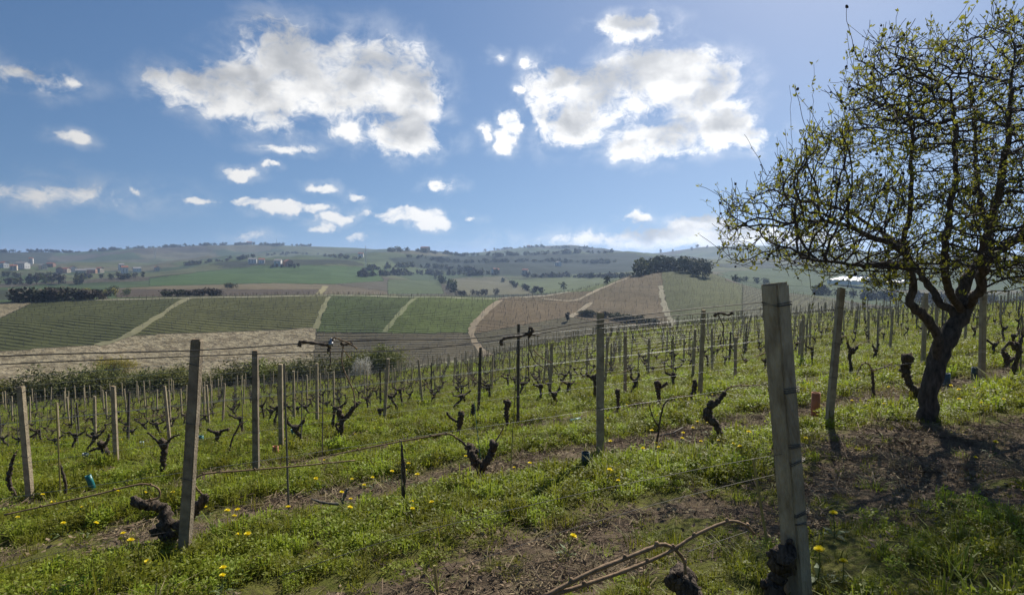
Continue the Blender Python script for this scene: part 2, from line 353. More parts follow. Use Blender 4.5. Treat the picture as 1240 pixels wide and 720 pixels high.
def height(x, y):
    x = np.atleast_1d(np.asarray(x, float)); y = np.atleast_1d(np.asarray(y, float))
    a = np.arctan2(x, y); d = np.clip(np.hypot(x, y), DD[0], DD[-1]-1)
    i = np.clip(np.searchsorted(AZ, a)-1, 0, len(AZ)-2); j = np.clip(np.searchsorted(DD, d)-1, 0, len(DD)-2)
    u = (a-AZ[i])/(AZ[i+1]-AZ[i]); v = (d-DD[j])/(DD[j+1]-DD[j])
    return (TZ[i, j]*(1-u)+TZ[i+1, j]*u)*(1-v)+(TZ[i, j+1]*(1-u)+TZ[i+1, j+1]*u)*v
def hz(x, y): return float(height(x, y)[0])
def hit(px, py, dmin=1.5, dmax=6000):
    """where the sight line of a photo point meets the land"""
    a, s = azs(px, py); d = DD[(DD >= dmin) & (DD <= dmax)]
    z = height(np.sin(a)*d, np.cos(a)*d); g = z-s*d; w = np.where(g >= 0)[0]
    if len(w) == 0: k = int(np.argmax(z/d)); dd = d[k]
    else:
        k = w[0]; dd = d[k] if k == 0 else d[k-1]+(d[k]-d[k-1])*(-g[k-1])/(g[k]-g[k-1]+1e-9)
    x, y = math.sin(a)*dd, math.cos(a)*dd
    return np.array([x, y, hz(x, y)])
def at(px, py, y): return ray(px, py)*y             # point of a sight line at depth y
def project(P):
    P = np.asarray(P, float); x, y, z = P[..., 0], P[..., 1], P[..., 2]
    fw = y*math.cos(PITCH)-z*math.sin(PITCH); up = y*math.sin(PITCH)+z*math.cos(PITCH)
    return 620+F*x/fw, 360-F*up/fw

def inpoly(px, py, poly):
    r = np.zeros(px.shape, bool); n = len(poly)
    for i in range(n):
        x1, y1 = poly[i]; x2, y2 = poly[(i+1) % n]
        if y1 == y2: continue
        c = ((y1 > py) != (y2 > py)) & (px < (x2-x1)*(py-y1)/(y2-y1)+x1); r ^= c
    return r
# fields of the far land: outline (turned into ground regions), crop colour, row colour, row bearing in degrees, row spacing, distance range
G1, G2 = (.105, .118, .038), (.045, .050, .020)
FIELDS = [
 ([(-200,440),(0,424),(110,418),(155,405),(380,395),(386,402),(380,430),(384,475),(-200,520)], (.38,.32,.215), (.20,.16,.10), 8, 0, 110, 400, 1),
 ([(-200,370),(42,365),(0,385),(-200,420)], (.30,.25,.17), (.2,.17,.11), 8, 0, 150, 420, 1),
 ([(42,365),(230,358),(150,408),(112,418),(0,425),(-200,440),(-200,420),(0,385)], (.085,.092,.036), (.040,.044,.021), 84, 2.9, 150, 420, 0),
 ([(228,358),(399,355),(381,397),(155,406)], (.110,.112,.042), (.050,.050,.024), 86, 2.9, 150, 420, 0),
 ([(399,355),(503,357),(467,403),(383,402)], (.080,.108,.034), (.040,.046,.021), 88, 2.7, 150, 420, 0),
 ([(503,357),(609,358),(574,396),(562,404),(466,403)], (.110,.145,.036), (.052,.060,.022), 90, 2.7, 150, 420, 0),
 ([(609,358),(640,359),(712,364),(694,382),(575,404),(574,396)], (.175,.128,.074), (.105,.078,.048), 88, 2.5, 150, 440, 0),
 ([(383,402),(470,403),(562,403),(574,404),(594,434),(480,448),(384,475),(380,430)], (.125,.105,.064), (.050,.042,.027), 85, 3.0, 130, 420, 0),
 ([(574,404),(694,382),(725,388),(800,396),(800,425),(594,434)], (.120,.105,.060), (.055,.046,.028), 80, 2.8, 130, 420, 0),
 ([(600,362),(660,356),(740,339),(790,325),(802,325),(803,345),(812,396),(725,390),(694,384),(716,366)], (.170,.130,.078), (.090,.070,.044), 100, 3.2, 200, 520, 0),
 ([(802,345),(802,324),(870,326),(880,340),(900,345),(900,398),(812,396)], (.120,.128,.052), (.068,.074,.034), 80, 3.0, 200, 520, 0),
 ([(900,344),(960,355),(1060,374),(1100,380),(1240,390),(1500,390),(1500,420),(895,420)], (.120,.118,.070), (.066,.064,.040), 32, 3.4, 130, 420, 0),
 ([(140,349),(200,346),(400,341),(392,350),(140,351)], (.185,.15,.088), (.13,.10,.06), 75, 4, 350, 900, 0),
 ([(140,350),(392,350),(385,360),(140,362)], (.100,.076,.052), (.07,.05,.036), 80, 4, 350, 900, 0),
 ([(386,360),(392,346),(400,343),(480,354),(480,362)], (.160,.125,.075), (.1,.08,.05), 75, 4, 350, 900, 0),
 ([(180,346),(180,337),(250,328),(320,321),(400,321),(455,324),(465,340),(400,344),(300,342)], (.070,.118,.032), (.060,.10,.03), 20, 8, 500, 1400, 0),
 ([(470,338),(532,340),(538,356),(470,356)], (.100,.128,.050), (.07,.09,.04), 40, 6, 350, 1300, 0),
 ([(545,337),(610,334),(645,356),(560,358)], (.150,.140,.080), (.13,.12,.07), 40, 8, 350, 1300, 0),
 ([(612,338),(760,334),(720,352),(650,356)], (.115,.140,.058), (.10,.12,.05), 40, 8, 350, 1300, 0),
 ([(470,312),(560,309),(640,309),(760,306),(800,312),(760,330),(640,334),(560,332),(480,320)], (.022,.034,.020), (.018,.028,.016), 40, 0, 1000, 2100, 0),
 ([(870,330),(960,322),(1300,325),(1300,352),(1040,350),(960,346),(900,340)], (.070,.100,.034), (.06,.085,.03), 60, 7, 350, 1500, 0),
]
TRACKS = [  # farm tracks and headlands between fields
 ([(-60,368),(60,365),(120,363),(290,359.6),(400,357.6),(500,359.6),(600,361.6),(655,358.5),(690,353)], 2.6, (.34,.31,.235), 'pale gravel farm road along the top of the opposite slope'),
 ([(229,361),(195,381),(155,406),(118,418)], 2.8, (.165,.155,.08), 'grass track between the two olive vineyards'),
 ([(399,359),(390,376),(382,398)], 2.4, (.16,.155,.075), 'short grass track beside the dark green vineyard'),
 ([(503,361),(480,384),(465,402)], 2.4, (.14,.15,.065), 'green headland between two bright vineyards'),
 ([(607,363),(580,386),(572,397),(573,410),(592,432)], 3.0, (.20,.155,.095), 'bent earth track below the brown vineyard'),
 ([(480,447),(540,439),(594,430)], 3.0, (.17,.155,.085), 'pale headland at the foot of the opposite slope'),
 ([(655,361),(700,362.5),(745,342),(770,334)], 3.0, (.22,.18,.115), 'earth track climbing the brown knoll'),
 ([(716,366),(690,384)], 3.0, (.22,.18,.115), 'short earth track beside the brown knoll field'),
 ([(800,346),(803,365),(815,394)], 2.8, (.20,.18,.115), 'pale track running straight down the knoll'),
 ([(386,356),(394,346)], 6.0, (.20,.17,.07), 'yellowish grass strip between the brown terraces'),
]
def colour_fields():
    PX, PY = project(np.dstack([TX, TY, TZ])); D = np.broadcast_to(DD, TX.shape)
    vis = (np.abs(AZ) < R(51))[:, None] & np.ones_like(TX, bool)
    # default patchwork of pasture, vineyards, ploughland and woods
    jx = TX+(fbm(TX/70, TY/70, 2, 31)-.5)*60; jy = TY+(fbm(TX/70, TY/70, 2, 37)-.5)*60
    cs = 170.0; ci = np.floor((jx*.8+jy*.6)/cs/1.3); cj = np.floor((-jx*.6+jy*.8)/cs)
    hsh = hash2(ci, cj, 5); pal = np.array([(.078,.102,.040),(.105,.115,.050),(.060,.088,.034),(.125,.115,.064),(.045,.052,.030),(.092,.118,.045),(.10,.085,.056)])
    A = pal[(hsh*6.999).astype(int)]
    A = A*(.62+.76*fbm(TX/60, TY/60, 4, 41))[..., None]; Bc = A*.82
    ang = hash2(ci, cj, 9)*math.pi; sp = np.full(TX.shape, 6.0)
    phase = (TX*np.cos(ang)+TY*np.sin(ang))/6.0; amp = np.full(TX.shape, .5); clod = np.zeros(TX.shape)
    A *= .82
    for poly, c1, c2, bear, spc, d0, d1, cl in FIELDS:
        c1 = [.86*q for q in c1]; c2 = [.84*q for q in c2]
        m = inpoly(PX, PY, poly) & vis & (D >= d0) & (D <= d1)
        A[m] = c1; Bc[m] = c2; clod[m] = cl
        # row bearing measured from +Y towards +X: rows run along it, so the phase grows across it
        b = R(bear); s = spc if spc else 5.0
        phase[m] = (TX[m]*math.cos(b)-TY[m]*math.sin(b))/s; amp[m] = 1.0 if spc else .0
    return A, Bc, phase, amp, clod
FA, FB, FPH, FAMP, FCLOD = colour_fields()

def attr(me, name, typ, data):
    a = me.attributes.new(name, typ, 'POINT')
    if typ == 'FLOAT_COLOR':
        d = np.ones((len(data), 4), np.float32); d[:, :3] = data; a.data.foreach_set('color', d.ravel())
    else: a.data.foreach_set('value', np.asarray(data, np.float32).ravel())
def grid_mesh(name, j0, j1, mats):
    n, k = len(AZ), j1-j0
    V = np.dstack([TX[:, j0:j1], TY[:, j0:j1], TZ[:, j0:j1]]).reshape(-1, 3)
    i, j = np.meshgrid(np.arange(n-1), np.arange(k-1), indexing='ij'); b = (i*k+j).ravel()
    return fast_mesh(name, V, np.stack([b, b+1, b+k+1, b+k], 1)[:, ::1], mats, True)
def near_masks(x, y):
    """0..1 : bare/litter ground, lush strip"""
    r = row_r(x, y); ph = ((r-ROW_A)/PERIOD+(fbm(x*.6, y*.6, 3, 11)-.5)*.16) % 1.0
    lush = sstep(.42, .58, ph)*(1-sstep(.98, 1.0, ph))+(1-sstep(.0, .10, ph))
    dirt = sstep(.04, .14, ph)*(1-sstep(.40, .58, ph))
    n = fbm(x*.45+3, y*.45, 4, 51)
    n4 = fbm(x*1.9, y*1.9, 4, 58); dirt = dirt*sstep(.22, .46, n*.6+n4*.4)
    r0 = row_r(x, y); lowr = sstep(1.6, 2.6, r0)*(1-sstep(4.0, 5.0, r0)); dirt = np.maximum(dirt, lowr*.8*sstep(.46, .62, n*.45+n4*.55)); lush = lush*(1-.75*lowr)
    d = np.hypot(x, y)
    dirt = dirt*(1-.6*sstep(14, 34, d))
    # bare earth under the tree
    tx, ty = TREE_XY; q = np.hypot((x-tx+.7)/1.9, (y-ty+.95)/1.0)
    n3 = fbm(x*1.7, y*1.7, 4, 57); tr = (1-sstep(.35, 1.25, q+(n-.5)*1.3+(n3-.5)*1.6)); dirt = np.maximum(dirt, tr*.72); lush = lush*(1-tr)
    return np.clip(dirt, 0, 1), np.clip(lush, 0, 1)
TREE_B = hit(1124, 508); TREE_XY = (TREE_B[0], TREE_B[1])

def terrain_material(near):
    m = bpy.data.materials.new('vineyard_ground' if near else 'farmland'); m.use_nodes = True; nt = m.node_tree; N = nt.nodes; L = nt.links
    b = N['Principled BSDF']; b.inputs['Roughness'].default_value = .95; b.inputs['Specular IOR Level'].default_value = .1
    tc = N.new('ShaderNodeTexCoord')
    def at_(n): q = N.new('ShaderNodeAttribute'); q.attribute_name = n; return q
    def noise(s, d=6, r=.6):
        n = N.new('ShaderNodeTexNoise'); L.new(tc.outputs['Object'], n.inputs['Vector']); n.inputs['Scale'].default_value = s; n.inputs['Detail'].default_value = d; n.inputs['Roughness'].default_value = r; return n.outputs[0]
    def mix(f, a, c, t='MIX'):
        x = N.new('ShaderNodeMix'); x.data_type = 'RGBA'; x.blend_type = t
        for q, s in ((f, 'Factor'), (a, 'A'), (c, 'B')):
            if isinstance(q, tuple): x.inputs[s].default_value = (*q, 1)
            elif isinstance(q, float): x.inputs[s].default_value = q
            else: L.new(q, x.inputs[s])
        return x.outputs['Result']
    def mr(v, a, c, lo=0, hi=1):
        x = N.new('ShaderNodeMapRange'); L.new(v, x.inputs[0]); x.inputs[1].default_value = a; x.inputs[2].default_value = c; x.inputs[3].default_value = lo; x.inputs[4].default_value = hi; return x.outputs[0]
    def mt(op, a, c):
        x = N.new('ShaderNodeMath'); x.operation = op
        for i, q in enumerate((a, c)):
            if isinstance(q, (int, float)): x.inputs[i].default_value = q
            else: L.new(q, x.inputs[i])
        return x.outputs[0]
    bp = N.new('ShaderNodeBump')
    if near:
        grass = mix(mr(noise(2.2), .35, .65), (.095, .110, .020), (.165, .160, .038))
        grass = mix(mr(noise(18, 4), .45, .7), grass, (.10, .085, .035))
        dirt = mix(mr(noise(7), .35, .65), (.105, .074, .050), (.21, .16, .105))
        dirt = mix(mr(noise(45, 3), .5, .72), dirt, (.05, .036, .026))
        f = mr(mt('ADD', at_('dirt').outputs['Fac'], mr(noise(9), .2, .8, -.3, .3)), .35, .65)
        c = mix(f, grass, dirt); L.new(c, b.inputs['Base Color'])
        L.new(mt('ADD', noise(22, 8, .7), mt('MULTIPLY', noise(90, 3), .4)), bp.inputs['Height']); bp.inputs['Strength'].default_value = .9; bp.inputs['Distance'].default_value = .05
    else:
        ph = at_('phase').outputs['Fac']; amp = at_('amp').outputs['Fac']; clod = at_('clod').outputs['Fac']
        ph = mt('ADD', ph, mr(noise(.05, 3), .2, .8, -.35, .35))
        wv = mt('MULTIPLY_ADD', mt('SINE', mt('MULTIPLY', ph, 2*math.pi), 0), .5); wv.node.inputs[2].default_value = .5
        wv = mt('MULTIPLY', mr(wv, .25, .8), amp)
        wv = mt('MULTIPLY', wv, mr(noise(.09, 5, .7), .34, .62, .25, 1))
        c = mix(wv, at_('fa').outputs['Color'], at_('fb').outputs['Color'])
        cl = mt('MULTIPLY', mr(noise(.32, 6, .7), .44, .58), clod)
        c = mix(cl, c, at_('fb').outputs['Color'])
        c = mix(mr(noise(.03, 5), .3, .7), c, mix(1.0, c, (.72, .74, .70), 'MULTIPLY'))
        c = mix(mt('MULTIPLY', mr(noise(.35, 4), .5, .75), .55), c, mix(1.0, c, (1.35, 1.3, 1.15), 'MULTIPLY'))
        L.new(c, b.inputs['Base Color'])
        L.new(mt('ADD', mt('MULTIPLY', noise(.6, 6), mt('ADD', mt('MULTIPLY', clod, 2.2), .5)), mt('MULTIPLY', wv, .8)), bp.inputs['Height']); bp.inputs['Strength'].default_value = .8; bp.inputs['Distance'].default_value = .6
    L.new(bp.outputs[0], b.inputs['Normal'])
    return m
JS = len(D_NEAR)
def build_land():
    g = grid_mesh('ground', 0, JS+1, terrain_material(True))
    d, l = near_masks(TX[:, :JS+1].ravel(), TY[:, :JS+1].ravel()); attr(g, 'dirt', 'FLOAT', d)
    tag(link('ground', g), 'grassy vineyard slope falling away with strips of bare earth', 'ground', kind='structure')
    h = grid_mesh('hills', JS, len(DD), terrain_material(False)); s = (slice(None), slice(JS, len(DD)))
    attr(h, 'fa', 'FLOAT_COLOR', FA[s].reshape(-1, 3)); attr(h, 'fb', 'FLOAT_COLOR', FB[s].reshape(-1, 3))
    attr(h, 'phase', 'FLOAT', FPH[s]); attr(h, 'amp', 'FLOAT', FAMP[s]); attr(h, 'clod', 'FLOAT', FCLOD[s])
    tag(link('hills', h), 'rolling hills of vineyards, ploughed fields and pasture', 'hills', kind='structure')
    for pts, w, c, lab in TRACKS:
        P = np.array([hit(x, y, 130, 1100) for x, y in pts]); P = spline(P[:, :2], max(12, int(np.linalg.norm(np.diff(P[:, :2], axis=0), axis=1).sum()/1.5)))
        T = np.gradient(P, axis=0); T /= np.linalg.norm(T, axis=1)[:, None]+1e-9; nrm = np.stack([-T[:, 1], T[:, 0]], 1)
        k = 5; W = w*(.5+.9*vnoise(np.arange(len(P))*.22, np.full(len(P), w*7.1))); V = []
        for q in np.linspace(-.5, .5, k):
            xy = P+nrm*(W*q+(vnoise(np.arange(len(P))*.5, np.full(len(P), q*9+3))-.5)*w*.35)[:, None]; V.append(np.column_stack([xy, height(xy[:, 0], xy[:, 1])+.10]))
        V = np.stack(V, 1).reshape(-1, 3); n = len(P); i, j = np.meshgrid(np.arange(n-1), np.arange(k-1), indexing='ij'); bb = (i*k+j).ravel()
        me = fast_mesh('path', V, np.stack([bb, bb+1, bb+k+1, bb+k], 1), mat('track_earth', c, .95, var=.2, scale=.2), True)
        tag(link('path', me), lab, 'path', kind='structure')
build_land()

# ------------------------------------------------------------------ haze
def build_haze():
    v = bpy.data.materials.new('air_haze'); v.use_nodes = True; N = v.node_tree.nodes; N.remove(N['Principled BSDF'])
    p = N.new('ShaderNodeVolumePrincipled'); p.inputs['Density'].default_value = 1.6e-4; p.inputs['Color'].default_value = (.50, .68, 1, 1); p.inputs['Anisotropy'].default_value = .35
    v.node_tree.links.new(p.outputs[0], N['Material Output'].inputs['Volume'])
    b = MB(); b.box((0, 0, -145), (19000, 19000, 430)); o = b.build('haze', v)
    tag(o, 'thin blue haze lying over the far hills', 'haze', kind='stuff')
build_haze()

# ------------------------------------------------------------------ far woods, shrubs, village
def leaf_quads(P, size, flat=.0, rng=RNG):
    """one small rhombic leaf per point"""
    n = len(P); a = rng.normal(size=(n, 3)); a[:, 2] *= (1-flat); a /= np.linalg.norm(a, axis=1)[:, None]
    b = rng.normal(size=(n, 3)); b -= a*(a*b).sum(1)[:, None]; b /= np.linalg.norm(b, axis=1)[:, None]
    s = size*(.6+.8*rng.random(n))[:, None]
    V = np.stack([P-a*s, P+b*s*.45, P+a*s, P-b*s*.45], 1).reshape(-1, 3)
    return V, np.arange(4*n).reshape(n, 4)
def crown_points(n, lobes, rng):
    """points gathered in uneven clumps through the volume of several lobes"""
    out = []
    for (cx, cy, cz, rx, ry, rz, w) in lobes:
        k = max(3, int(n*w/9)); c = rng.normal(size=(k, 3)); c /= np.linalg.norm(c, axis=1)[:, None]; c *= (rng.random(k)**.45)[:, None]
        for q in c:
            p = q+rng.normal(size=(9, 3))*.16; out.append(p*np.array([rx, ry, rz])+np.array([cx, cy, cz]))
    return np.vstack(out)
def far_tree_meshes(kind, seed):
    """returns (trunk mesh, crown mesh), one metre tall, standing at the origin"""
    rng = np.random.default_rng(seed); tr = MB(); th = .35 if kind != 'bush' else .2
    tr.tube([(0, 0, -.05), (.01, 0, .2), (0, .01, .62)], [.025, .018, .006], 5)
    for k in range(5):
        a = rng.random()*6.3; z = .22+.35*rng.random(); q = .14+.14*rng.random()
        tr.tube([(0, 0, z), (math.cos(a)*q*.6, math.sin(a)*q*.6, z+.1), (math.cos(a)*q, math.sin(a)*q, z+.24)], [.010, .007, .003], 4)
    if kind == 'tall': lobes = [(0, 0, .62, .17, .17, .36, .7), (.03, .02, .38, .15, .15, .2, .3)]
    elif kind == 'bush': lobes = [(rng.uniform(-.32, .32), rng.uniform(-.32, .32), .42+rng.uniform(-.12, .14), .36, .36, .40, .25) for _ in range(5)]
    elif kind == 'fine': lobes = [(rng.uniform(-.36, .36), rng.uniform(-.36, .36), .40+rng.uniform(-.2, .22), .30, .30, .36, .125) for _ in range(8)]
    else: lobes = [(rng.uniform(-.2, .2), rng.uniform(-.2, .2), .46+rng.uniform(-.26, .24), .27, .27, .27, .15) for _ in range(7)]
    P = crown_points(2600 if kind == 'fine' else 330, lobes, rng); P[:, 2] = np.clip(P[:, 2], .02, None)
    V, f = leaf_quads(P, {'bush': .075, 'fine': .030}.get(kind, .08), rng=rng)
    return tr, V, f
FT = {}
def far_tree_kind(kind, leafmat, seed):
    key = (kind, leafmat, seed)
    if key not in FT:
        tr, V, f = far_tree_meshes(kind, seed)
        FT[key] = (tr.mesh('trunk', M['twig']), fast_mesh('crown', V, f, M[leafmat]))
    return FT[key]
def far_tree(name, kind, leafmat, pos, h, label, group, wide=1.0, cat='tree'):
    tm, cm = far_tree_kind(kind, leafmat, random.randrange(3))
    e = empty(name, tuple(pos), label, cat, group, random.random()*6.28); e.scale = (h*wide, h*wide, h)
    link('trunk', tm, e); link('crown', cm, e); return e
def along(pts, n, jit, dmin, dmax):
    P = np.array(pts, float); seg = np.r_[0, np.cumsum(np.linalg.norm(np.diff(P, axis=0), axis=1))]; out = []
    ph = RNG.random()*9
    for t in (np.arange(n)+RNG.random(n)*.8)/n*seg[-1]:
        t = float(np.clip(t+seg[-1]*(.035*math.sin(t/seg[-1]*23+ph)+.02*math.sin(t/seg[-1]*61+2*ph)), 0, seg[-1]))
        x = np.interp(t, seg, P[:, 0])+RNG.uniform(-jit, jit); y = np.interp(t, seg, P[:, 1])+RNG.uniform(-jit, jit)*.12
        out.append(hit(x, y, dmin, dmax))
    return out
MASS = {}
def wood(pts, n, hts, kinds, label, group, dmin, dmax, jit=3, wide=(.9, 1.5), name='tree', cat='tree', mass=0):
    if mass:                                   # far-off wood that reads as one mass
        for p in along(pts, n*mass, jit, dmin, dmax):
            k, m = random.choice(kinds); tr, V, f = far_tree_meshes(k, random.randrange(4)); sel = RNG.choice(len(f), 110, replace=False)
            h = random.uniform(*hts)*.8; w = h*random.uniform(*wide); a = random.random()*6.28; c, q = math.cos(a), math.sin(a)
            v = V.reshape(-1, 4, 3)[sel]; ctr = v.mean(1, keepdims=True); v = (ctr+(v-ctr)*1.6).reshape(-1, 3)
            v = np.column_stack([(v[:, 0]*c-v[:, 1]*q)*w, (v[:, 0]*q+v[:, 1]*c)*w, (v[:, 2]-.16)*h*random.choice((.6, .8, 1, 1.1))])+p-np.array([0, 0, .3])
            MASS.setdefault(m, []).append(v)
        return
    for p in along(pts, n, jit, dmin, dmax):
        k, m = random.choice(kinds); far_tree(name, k, m, p-np.array([0, 0, .1]), random.uniform(*hts), label, group, random.uniform(*wide), cat)
DK, BR, MD, FR = ('round', 'bush_dark'), ('round', 'bush_bare'), ('round', 'bush_mid'), ('round', 'bush_fresh')
BD, BB, BM = ('bush', 'bush_dark'), ('bush', 'bush_bare'), ('bush', 'bush_mid')
wood([(18,366),(60,364),(122,362)], 20, (4.5, 8), [BD, BD, BR, ('bush', 'bush_bare')], 'dark thicket bush in the hedge behind the olive vineyard', 'dark hedge behind the olive vineyard', 300, 420, 3, (1.2, 1.9), 'hedge_bush', 'bush')
wood([(100,352),(150,349)], 7, (5, 8), [('bush', 'bush_yellow'), ('bush', 'bush_mid')], 'yellowish budding bush between the dark hedge and the brown terraces', 'yellowish bushes by the terraces', 380, 520, 3, (.9, 1.3), 'budding_bush', 'bush')
wood([(200,357),(268,357)], 12, (3.2, 4.6), [BD, BB], 'low dark bush in the hedge on the brown terraces', 'dark hedge on the brown terraces', 335, 460, 2, (1.5, 2.2), 'hedge_bush', 'bush')
wood([(272,349),(286,346)], 2, (5, 6), [BM], 'round olive bush alone on the brown terraces', 'olive bushes on the terraces', 400, 600, 2, (1.2, 1.5), 'olive_bush', 'bush')
wood([(772,334),(790,329),(815,327),(838,330),(852,337)], 30, (9, 14), [DK, DK, DK, MD, BD], 'dark tree in the grove crowning the knoll', 'grove on top of the knoll', 380, 560, 4, (.9, 1.4))
far_tree('tree', 'round', 'bush_dark', hit(736, 343, 300, 560), 6.0, 'lone small dark tree on the bare shoulder of the knoll', None, 1.2)
far_tree('tree', 'round', 'bush_mid', hit(682, 350, 500, 1100), 9.0, 'single round tree in the pale green valley field', None, 1.3)
wood([(700,381),(740,385),(795,393)], 20, (2.6, 3.6), [BD, BD], 'dark bush in the shaded hedge below the knoll', 'dark hedge below the knoll', 150, 330, 2, (1.5, 2.3), 'hedge_bush', 'bush')
wood([(664,390),(764,386)], 2, (4.5, 5.5), [('tall', 'bush_bare')], 'bare little tree standing below the knoll hedge', 'bare trees below the knoll', 150, 330, 8, (1.3, 1.6))
wood([(432,335),(470,333),(520,332),(560,333),(600,332)], 40, (12, 20), [BR, MD, DK, ('tall', 'bush_bare')], 'mixed tree in the wood along the valley stream', 'wood along the valley stream', 850, 1500, 5, (.7, 1.2), mass=3)
wood([(440,327),(490,323),(545,325),(585,329)], 24, (12, 18), [BR, MD, DK], 'tree on the slope above the valley stream', 'trees above the valley stream', 1000, 1700, 5, (.8, 1.2), mass=3)
wood([(530,338),(545,350),(552,357)], 14, (9, 14), [DK, BR, MD], 'tree in the dark line dividing the valley fields', 'dividing tree line in the valley', 400, 1100, 4, (.8, 1.2))
wood([(608,340),(630,350),(655,355)], 12, (6, 9), [DK, BR], 'bush in the slanting hedge between pale valley fields', 'slanting hedge in the valley', 400, 1100, 2, (1, 1.5), 'hedge_bush', 'bush')
wood([(550,358),(600,356)], 8, (5, 8), [BR, ('bush', 'bush_bare')], 'bare bush behind the farm road in the valley', 'bare bushes behind the farm road', 380, 900, 5, (1, 1.5), 'bare_bush', 'bush')
wood([(640,335),(760,336)], 22, (9, 15), [DK, BR, MD], 'tree in the row across the pale valley', 'tree row across the pale valley', 700, 1500, 6, (.9, 1.5), mass=3)
wood([(470,304),(500,304),(545,308),(600,310),(700,306),(740,306)], 44, (12, 20), [DK, DK, MD], 'dark tree on the crest of the wooded middle ridge', 'wood on the middle ridge', 1300, 2100, 4, (.9, 1.6), mass=3)
wood([(500,312),(560,318),(640,316),(740,318)], 40, (10, 16), [DK, MD, DK], 'dark tree on the shaded flank of the middle ridge', 'wood on the flank of the middle ridge', 1100, 2000, 9, (1, 1.8), mass=3)
wood([(0,305),(45,304),(90,306),(160,301),(250,297)], 34, (12, 20), [DK, BR, DK], 'dark tree on the crest of the far ridge', 'trees on the far ridge', 2300, 2800, 3, (1, 2), mass=3)
wood([(235,297),(300,296),(380,298)], 24, (12, 20), [DK, BR, MD], 'tree around the hamlet on top of the far ridge', 'trees round the ridge hamlet', 2300, 2800, 4, (1, 1.8), mass=3)
wood([(590,303),(650,299),(715,301)], 14, (12, 19), [DK, BR], 'tree on the crest of the domed far hill', 'trees on the domed far hill', 2300, 2800, 4, (.9, 1.6), mass=3)
wood([(800,306),(850,300),(910,298)], 8, (12, 20), [DK, BR], 'lone tree on the crest of the blue ridge', 'trees on the blue ridge', 2300, 2800, 8, (.8, 1.5))
wood([(0,334),(40,337),(90,336),(140,338),(175,336)], 30, (6, 10), [DK, BR, BR, MD], 'tree among the village houses', 'trees in the village', 750, 1700, 6, (.8, 1.4))
wood([(0,345),(60,343),(110,345)], 22, (8, 13), [BR, MD, ('tall', 'bush_bare')], 'bare tree between the dark hedge and the village', 'bare trees before the village', 450, 1000, 6, (.8, 1.4))
wood([(220,322),(300,312),(360,306),(440,314)], 26, (9, 15), [DK, BR, MD], 'tree on the field edges below the far ridge', 'trees below the far ridge', 1300, 2500, 8, (.9, 1.8), mass=3)
wood([(330,324),(362,324)], 8, (6, 9), [DK, BR], 'dark tree by the farm on the green hill', 'trees by the hill farm', 800, 1500, 3, (.8, 1.2))
wood([(985,356),(1040,362),(1100,365),(1180,368),(1240,372)], 60, (6, 10), [DK, BR, MD, BR], 'bare tree in the wood behind the striped vineyard hill', 'wood behind the striped vineyard hill', 330, 700, 7, (.9, 1.4))
wood([(880,342),(905,341),(935,344)], 5, (5, 8), [DK, BD], 'bush on the green flank beside the knoll', 'bushes beside the knoll', 480, 1000, 4, (1, 1.6), 'bush', 'bush')

def far_mass():
    V = []; idx = []; mats = list(MASS)
    for k, m in enumerate(mats):
        v = np.vstack(MASS[m]); V.append(v); idx += [k]*(len(v)//4)
    V = np.vstack(V); me = fast_mesh('distant_woods', V, np.arange(len(V)).reshape(-1, 4), [M[m] for m in mats]); me.polygons.foreach_set('material_index', idx)
    tag(link('distant_woods', me), 'hazy woods and tree lines massed over the far ridges', 'distant woods', kind='stuff')
far_mass()
